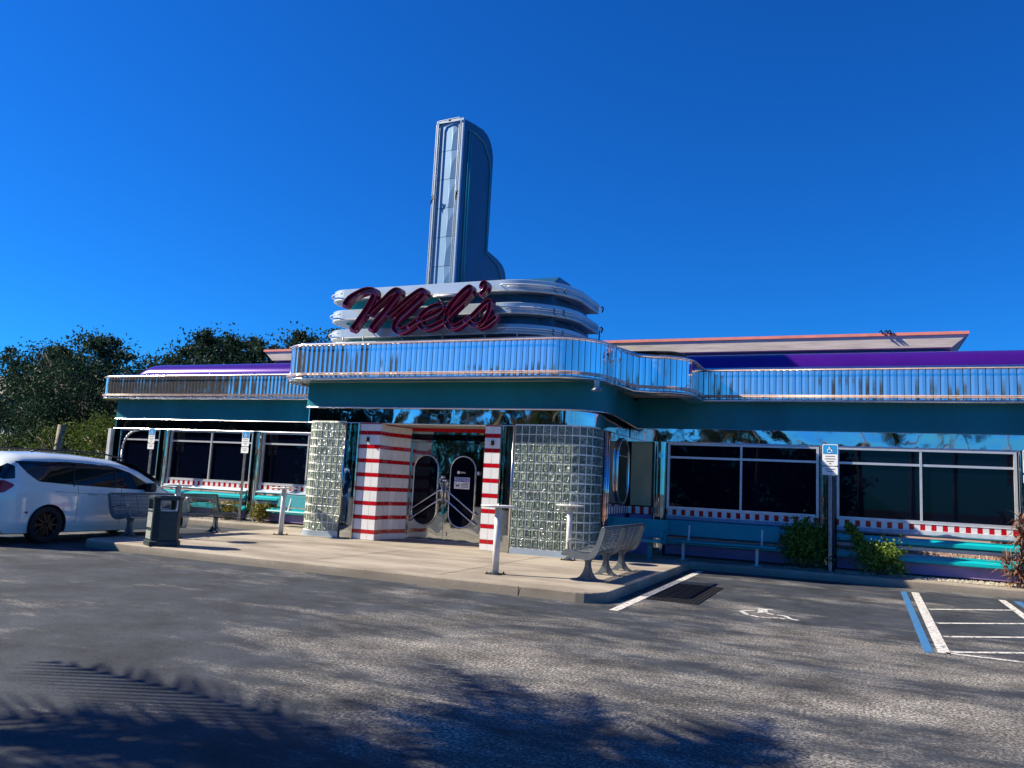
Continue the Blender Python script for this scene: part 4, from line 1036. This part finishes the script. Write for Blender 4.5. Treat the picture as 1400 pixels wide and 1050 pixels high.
        g=MB(); patch(g,[(.10,1.28),(.2,1.25),(.38,1.27)],[(.10,1.30),(.2,1.46),(.30,1.56),(.38,1.50)],sg,.007,10,5); g.build('rear_quarter_glass',M['carglass'],t)
        g=MB(); g.tube([(sg*(hwz(s,.45)+.003),s,.62+.04*(s-.6)) for s in(.62,.66)],.02,6); g.build('side_marker',M['redlamp'],t)
        # mirror
        g=MB(); g.smooth=True; g.prism([(3.38,1.05),(3.52,1.06),(3.55,1.16),(3.50,1.26),(3.40,1.25),(3.36,1.14)],sg*1.0,sg*1.19,'x'); g.tube([(sg*.93,3.48,1.10),(sg*1.05,3.47,1.12)],.03,6); g.build('wing_mirror',M['black'],t,bevel=.02)
        g=MB(); g.tube([(sg*.74,s,z) for s,z in((.75,1.80),(.9,1.845),(1.6,1.865),(2.4,1.845),(2.85,1.775),(2.95,1.73))],.018,8); g.build('roof_rail',M['black'],t)
        for wy in wheels:
            g=MB(); g.smooth=True; x0=sg*.74; x1=sg*.985
            pr=[(.23,x0),(.33,x0),(.365,x0+sg*.03),(.372,x0+sg*.06),(.372,x1-sg*.05),(.36,x1-sg*.01),(.33,x1),(.25,x1-sg*.01)]
            k=32; vs=[(x,wy+r*math.cos(2*PI*j/k),.372+r*math.sin(2*PI*j/k)) for r,x in pr for j in range(k)]
            g.add(vs,[(i*k+j,i*k+(j+1)%k,(i+1)*k+(j+1)%k,(i+1)*k+j) for i in range(len(pr)-1) for j in range(k)])
            w=g.build('wheel',M['tyre'],t)
            g=MB(); pr=[(.255,x1-sg*.012),(.235,x1-sg*.03),(.225,x1-sg*.09),(.0,x1-sg*.10)]
            vs=[(x,wy+r*math.cos(2*PI*j/k),.372+r*math.sin(2*PI*j/k)) for r,x in pr for j in range(k)]
            g.add(vs,[(i*k+j,i*k+(j+1)%k,(i+1)*k+(j+1)%k,(i+1)*k+j) for i in range(len(pr)-1) for j in range(k)])
            for j in range(10):
                a=2*PI*j/10; da=.06
                q=[(wy+rr_*math.cos(a+dd),.372+rr_*math.sin(a+dd)) for rr_,dd in((.05,-.35),(.235,-da),(.235,da),(.05,.35))]
                g.prism(q,x1-sg*.05,x1-sg*.02,'x')
            g.build('rim',M['rim'],w)
            g=MB(); k=28
            vs=[]
            for j in range(k+1):
                a=-.35+ (PI+.7)*j/k; 
                for rr_,xx in((.405,sg*(hwz(wy,.45)+.004)),(.385,sg*(hwz(wy,.45)-.01)),(.385,sg*.6)): vs.append((xx,wy+rr_*math.cos(a),.372+rr_*math.sin(a)))
            g.add(vs,[(j*3+q,(j+1)*3+q,(j+1)*3+q+1,j*3+q+1) for j in range(k) for q in range(2)]); g.build('wheel_arch',M['black'],t)
    # rear window, windscreen, bumper trim, underbody
    g=MB(); g.smooth=True
    vs=[];rows=[(.045,1.10),(.07,1.25),(.155,1.42),(.24,1.56)]
    for s,z in rows:
        w_=.80-.25*(z-1.1)
        for k in range(9): vs.append((-w_+2*w_*k/8,s-.03-.03*(1-abs(k-4)/4),z))
    g.add(vs,[(i*9+k,i*9+k+1,(i+1)*9+k+1,(i+1)*9+k) for i in range(3) for k in range(8)]); g.build('rear_window',M['carglass'],t)
    g=MB(); vs=[]
    for s,z in((3.02,1.68),(3.30,1.605),(3.75,1.39),(4.05,1.21)):
        w_=.66+.12*(s-3)
        for k in range(9): vs.append((-w_+2*w_*k/8,s,z+.03))
    g.smooth=True; g.add(vs,[(i*9+k,i*9+k+1,(i+1)*9+k+1,(i+1)*9+k) for i in range(3) for k in range(8)]); g.build('windscreen',M['carglass'],t)
    g=MB(); g.box(-.86,.86,.3,4.85,.20,.42); g.box(-.78,.78,-.01,.3,.26,.40); g.build('underbody',M['black'],t)
    g=MB(); g.box(-.5,.5,5.1,5.18,.5,.75); g.build('grille',M['black'],t)
    for sg in(1,-1):
        g=MB(); g.smooth=True; g.tube([(sg*.55,5.1,.82),(sg*.75,4.98,.86),(sg*.86,4.8,.90)],.05,8); g.build('headlight',M['neon'],t)
    return t
van()
# ================================================================== PLANTS
def leafcloud(mb,centers,n,size,rnd,flat=.6):
    for i in range(n):
        c,r=rnd.choice(centers)
        p=Vector(c)+Vector((rnd.gauss(0,.62)*r,rnd.gauss(0,.62)*r,rnd.gauss(0,.5)*r))
        a=Vector((rnd.gauss(0,1),rnd.gauss(0,1),rnd.gauss(0,flat))).normalized(); b=a.orthogonal().normalized(); b.rotate(Matrix.Rotation(rnd.uniform(0,2*PI),3,a)); 
        s=size*rnd.uniform(.6,1.3); t=a.cross(b)
        mb.add([p-b*s*.5,p-t*s*.28,p+b*s*.55,p+t*s*.28],[(0,1,2,3)])
def shrub(label,x,y,z,w,h,mat,n,size,seed,extra=(),cat='shrub',name='shrub'):
    rnd=random.Random(seed); t=thing(name,label,cat,(x,y,z))
    cs=[]
    for i in range(16):
        a=rnd.uniform(0,2*PI); r=rnd.uniform(0,.42)*w; zz=rnd.uniform(.25,.85)*h; k=1-.4*(zz/h)
        cs.append(((r*math.cos(a)*k,r*math.sin(a)*k*.45,zz),rnd.uniform(.20,.34)*min(w,h)*1.1))
    cs+=list(extra)
    g=MB(); leafcloud(g,cs,n,size,rnd); g.build('foliage',mat,t)
    g=MB()
    for c,r in cs: g.tube([(c[0]*.1,c[1]*.1,0),(c[0]*.6,c[1]*.6,c[2]*.5),c],[.014,.009,.004],5)
    g.build('stems',M['bark'],t); return t
shrub('large dark green bush in shade between the wall bench and the sign sleeve',-1.02,18.5,.15,1.1,.98,M['leaf_shrub'],5200,.07,1)
shrub('bright yellow-green bush with one tall sprig right of the sign sleeve',.5,18.48,.15,.95,.70,M['leaf_bright'],4200,.07,2,extra=[((-.42,0,.75),.10),((-.52,0,.88),.09),((-.58,0,.98),.07),((-.36,0,.62),.10)])
shrub('olive green shrub below the left wing windows, left of the thin sign post',-17.35,18.75,.15,1.1,.5,M['leaf_olive'],2200,.07,3)
shrub('olive green shrub below the left wing windows, right of the thin sign post',-16.15,18.75,.15,.7,.52,M['leaf_olive'],2000,.07,4)
shrub('low olive shrub at the far left under the round-cornered window',-19.2,18.78,.15,1.0,.4,M['leaf_olive'],1500,.07,5)
# cordyline
t=thing('cordyline','red-brown spiky cordyline plant against the wall at the right edge','plant',(2.9,18.3,.15))
rnd=random.Random(9); g=MB()
for k in range(8):
    bx,by=rnd.uniform(-.16,.3),rnd.uniform(-.12,.12); hh=(.3,.45,.6,.75,.9,1.05,1.2,1.35)[k]; bx=bx if k<4 else abs(bx)
    for i in range(40):
        a=rnd.uniform(0,2*PI); l=rnd.uniform(.22,.42); el=rnd.uniform(-.3,1.2); z0=hh-rnd.uniform(0,.32)
        d=Vector((math.cos(a)*math.cos(el),math.sin(a)*math.cos(el),math.sin(el))); s=Vector((-math.sin(a),math.cos(a),0))*.022
        p0=Vector((bx,by,z0)); p1=p0+d*l*.5; p2=p0+d*l+Vector((0,0,-.10))
        g.add([p0-s*.4,p0+s*.4,p1+s,p2,p1-s],[(0,1,2,4),(4,2,3)])
g.build('foliage',M['leaf_red'],t)
g=MB()
for k in range(5): g.tube([(.05*(k-2),0,0),(.07*(k-2),0,.4),(.08*(k-2),0,.75)],.009,6)
g.build('stems',M['bark'],t)
# ---- trees
def tree(label,loc,h,w,seed,mat,trunk_mat,n=19000,size=.17,low=.10,group='trees beyond the diner',name='broadleaf_tree'):
    rnd=random.Random(seed); t=thing(name,label,'tree',loc,0,group)
    g=MB(); th=h*.32
    g.tube([(0,0,0),(.05,.02,th*.5),(.02,-.04,th)],[.22,.17,.15],9); cs=[]
    for i in range(9):
        a=2*PI*i/9+rnd.uniform(-.3,.3); r=rnd.uniform(.2,.45)*w; z=rnd.uniform(.45,.9)*h
        e=(r*math.cos(a),r*math.sin(a),z); mid=(e[0]*.45,e[1]*.45,th+(z-th)*.45)
        g.tube([(.02,-.04,th*rnd.uniform(.6,1)),mid,e],[.10,.06,.02],6)
        for j in range(4):
            q=(e[0]+rnd.uniform(-1,1)*w*.13,e[1]+rnd.uniform(-1,1)*w*.13,e[2]+rnd.uniform(-.6,.9)*h*.1)
            g.tube([mid,q],[.03,.008],5)
    g.build('trunk',trunk_mat,t)
    for i in range(120):
        a=rnd.uniform(0,2*PI); u=rnd.random(); z=low+(1-low)*u; rad=(1-(2*u-.85)**2*.75)**.5 if abs(2*u-.85)<1.15 else .2
        r=w*.5*rad*rnd.uniform(.35,1.)
        cs.append(((r*math.cos(a),r*math.sin(a),z*h),rnd.uniform(.06,.12)*w+.1))
    for i in range(10):  # sprays above the crown
        a=rnd.uniform(0,2*PI); r=w*.4*rnd.random(); cs.append(((r*math.cos(a),r*math.sin(a),h*rnd.uniform(.88,1.03)),.10+.02*w))
    g=MB(); leafcloud(g,cs,n,size,rnd); g.build('crown',mat,t); return t
tA=tree('tall dark broadleaf tree at the far left, its crown nearest the left edge',(-43.2,31,0),8.1,7.2,11,M['leaf'],M['bark'])
tB=tree('tall dark broadleaf tree second from the left, above the minivan roof',(-38.3,30,0),8.3,6.6,12,M['leaf'],M['bark'])
tC=tree('dark tree just left of the purple roof end, behind the ribbed fascia corner',(-33.6,31.5,0),7.5,6.4,13,M['leaf'],M['bark'])
dup(tA,(-30.4,32.5,0),2.1,'dark tree showing over the left part of the purple roof',1.04)
dup(tB,(-26.6,33,0),4.0,'dark tree showing over the purple roof, middle of the row',1.03)
dup(tC,(-22.6,33.5,0),1.1,'dark tree over the purple roof, just left of the ribbed entrance canopy',1.16)
dup(tC,(-48,35,0),3.1,'dark tree cut off by the left edge of the picture',1.1)
tY=tree('lower yellow-green tree with sunlit leaves below the dark crowns, beside the diner corner',(-30.2,25.5,0),3.6,5.0,21,M['leaf_y'],M['pale_bark'],6500,.13,.06,'low trees beside the diner')
dup(tY,(-36.0,27.5,0),1.9,'lower yellow-green tree with sunlit leaves behind the minivan roof',.95)
dup(tY,(-41.5,28.5,0),3.9,'lower yellow-green tree with sunlit leaves at the far left',.8)
dup(tA,(-33.0,33.5,0),4.6,'dark tree filling the gap between the far left trees and the purple roof',1.08)
t=thing('bare_palm_trunk','pale bare tree trunk rising behind the minivan roof','tree trunk',(-35.2,26.2,0)); g=MB(); g.tube([(0,0,0),(.03,0,1.6),(.12,0,3.4)],[.22,.19,.17],12); g.build('trunk',M['pale_bark'],t)
# pale building beyond the trees
t=thing('far_building','white building glimpsed through the trees at the far left','building',(-62,40,0))
g=MB(); g.box(0,14,0,10,0,6.6); g.build('wall',M['wallwhite'],t)
g=MB(); g.prism([(-.4,6.6),(14.4,6.6),(12.5,8.0),(1.5,8.0)],-.4,10.4,'y'); g.build('roof',M['soffit'],t)
for i in range(4):
    for z in(1,3.9):
        g=MB(); g.box(1.2+i*3.3,2.9+i*3.3,-.06,.02,z,z+1.5); g.build('window',M['glass'],t)
# palms ------------------------------------------------
def palm(label,loc,h,seed,nf=24,fl=2.5,group='palms across the lot',lean=.3,dens=26):
    rnd=random.Random(seed); t=thing('palm_tree',label,'palm tree',loc,0,group)
    g=MB(); top=Vector((lean,lean*.3,h)); g.tube([(0,0,0),(lean*.2,0,h*.4),(lean*.7,lean*.2,h*.8),top],[.19,.14,.13,.12],10); g.build('trunk',M['pale_bark'],t)
    g=MB()
    for f in range(nf):
        a=2*PI*f*.382+rnd.uniform(-.2,.2); el=rnd.uniform(-.35,1.25); l=fl*rnd.uniform(.8,1.1)
        d=Vector((math.cos(a),math.sin(a),0)); pts=[]
        for i in range(dens+1):
            u=i/dens; x=l*u*math.cos(el*(1-.4*u)); z=l*u*math.sin(el)-l*.55*u*u
            pts.append(top+d*x+Vector((0,0,z)))
        s=Vector((-d.y,d.x,0))
        g.tube(pts[::4],.018,4,caps=False)
        for i in range(2,dens):
            u=i/dens; ll=fl*.30*math.sin(PI*min(1,u*.9+.12))**.6; tt=(pts[i+1]-pts[i-1]).normalized() if i<dens else d
            for sg in(-1,1):
                e=pts[i]+s*sg*ll*.85+tt*ll*.5+Vector((0,0,-ll*.35*rnd.uniform(.5,1.3))); wv=tt*.045
                g.add([pts[i]-wv,pts[i]+wv,e],[(0,1,2)])
    g.build('crown',M['palm'],t); return t
pA=palm('tall palm across the lot behind the viewer, mirrored in the chrome header',(-6,-17,0),7.6,31)
k=0
for x,y,sc in((3.5,-19,.95),(9,-16,1.15),(-14,-18,1.05),(6.2,-22,.9),(-17,-21,1.05),(15,-21,1.0),(.5,-26,1.25)):
    k+=1; dup(pA,(x,y,0),k*1.3,'palm across the lot behind the viewer, %s of the mirrored row'%('first','second','third','fourth','fifth','sixth','seventh')[k-1],sc)
pB=palm('palm left of the viewer, casting the frond shadow on the asphalt',(-9.5,1.75,0),5.4,44,26,2.7,'palms shading the lot',.3)
dup(pB,(-14.0,-1.1,0),2.2,'palm beside the lot further left of the viewer, shading the left foreground',1.0)
dup(pB,(-11.9,-.3,0),4.4,'palm between the other two left of the viewer, shading the near foreground',.95)
tR=tree('broad dark tree across the lot behind the viewer, mirrored in the entrance header',(-16,-30,0),6.2,8,51,M['leaf'],M['bark'],6500,.46,.06,'trees across the lot')
for i,(x,y,sc) in enumerate(((-9,-29,1.1),(-3,-34,.9),(-22,-26,1.2),(-28,-23,1.1),(-35,-19,1.1),(-43,-11,1.8),(-49,-5,2.1),(-54,1,2.1))):
    dup(tR,(x,y,0),i*1.1,'broad dark tree across the lot behind the viewer, number %s along the mirrored row'%('two','three','four','five','six','seven','eight','nine')[i],sc)
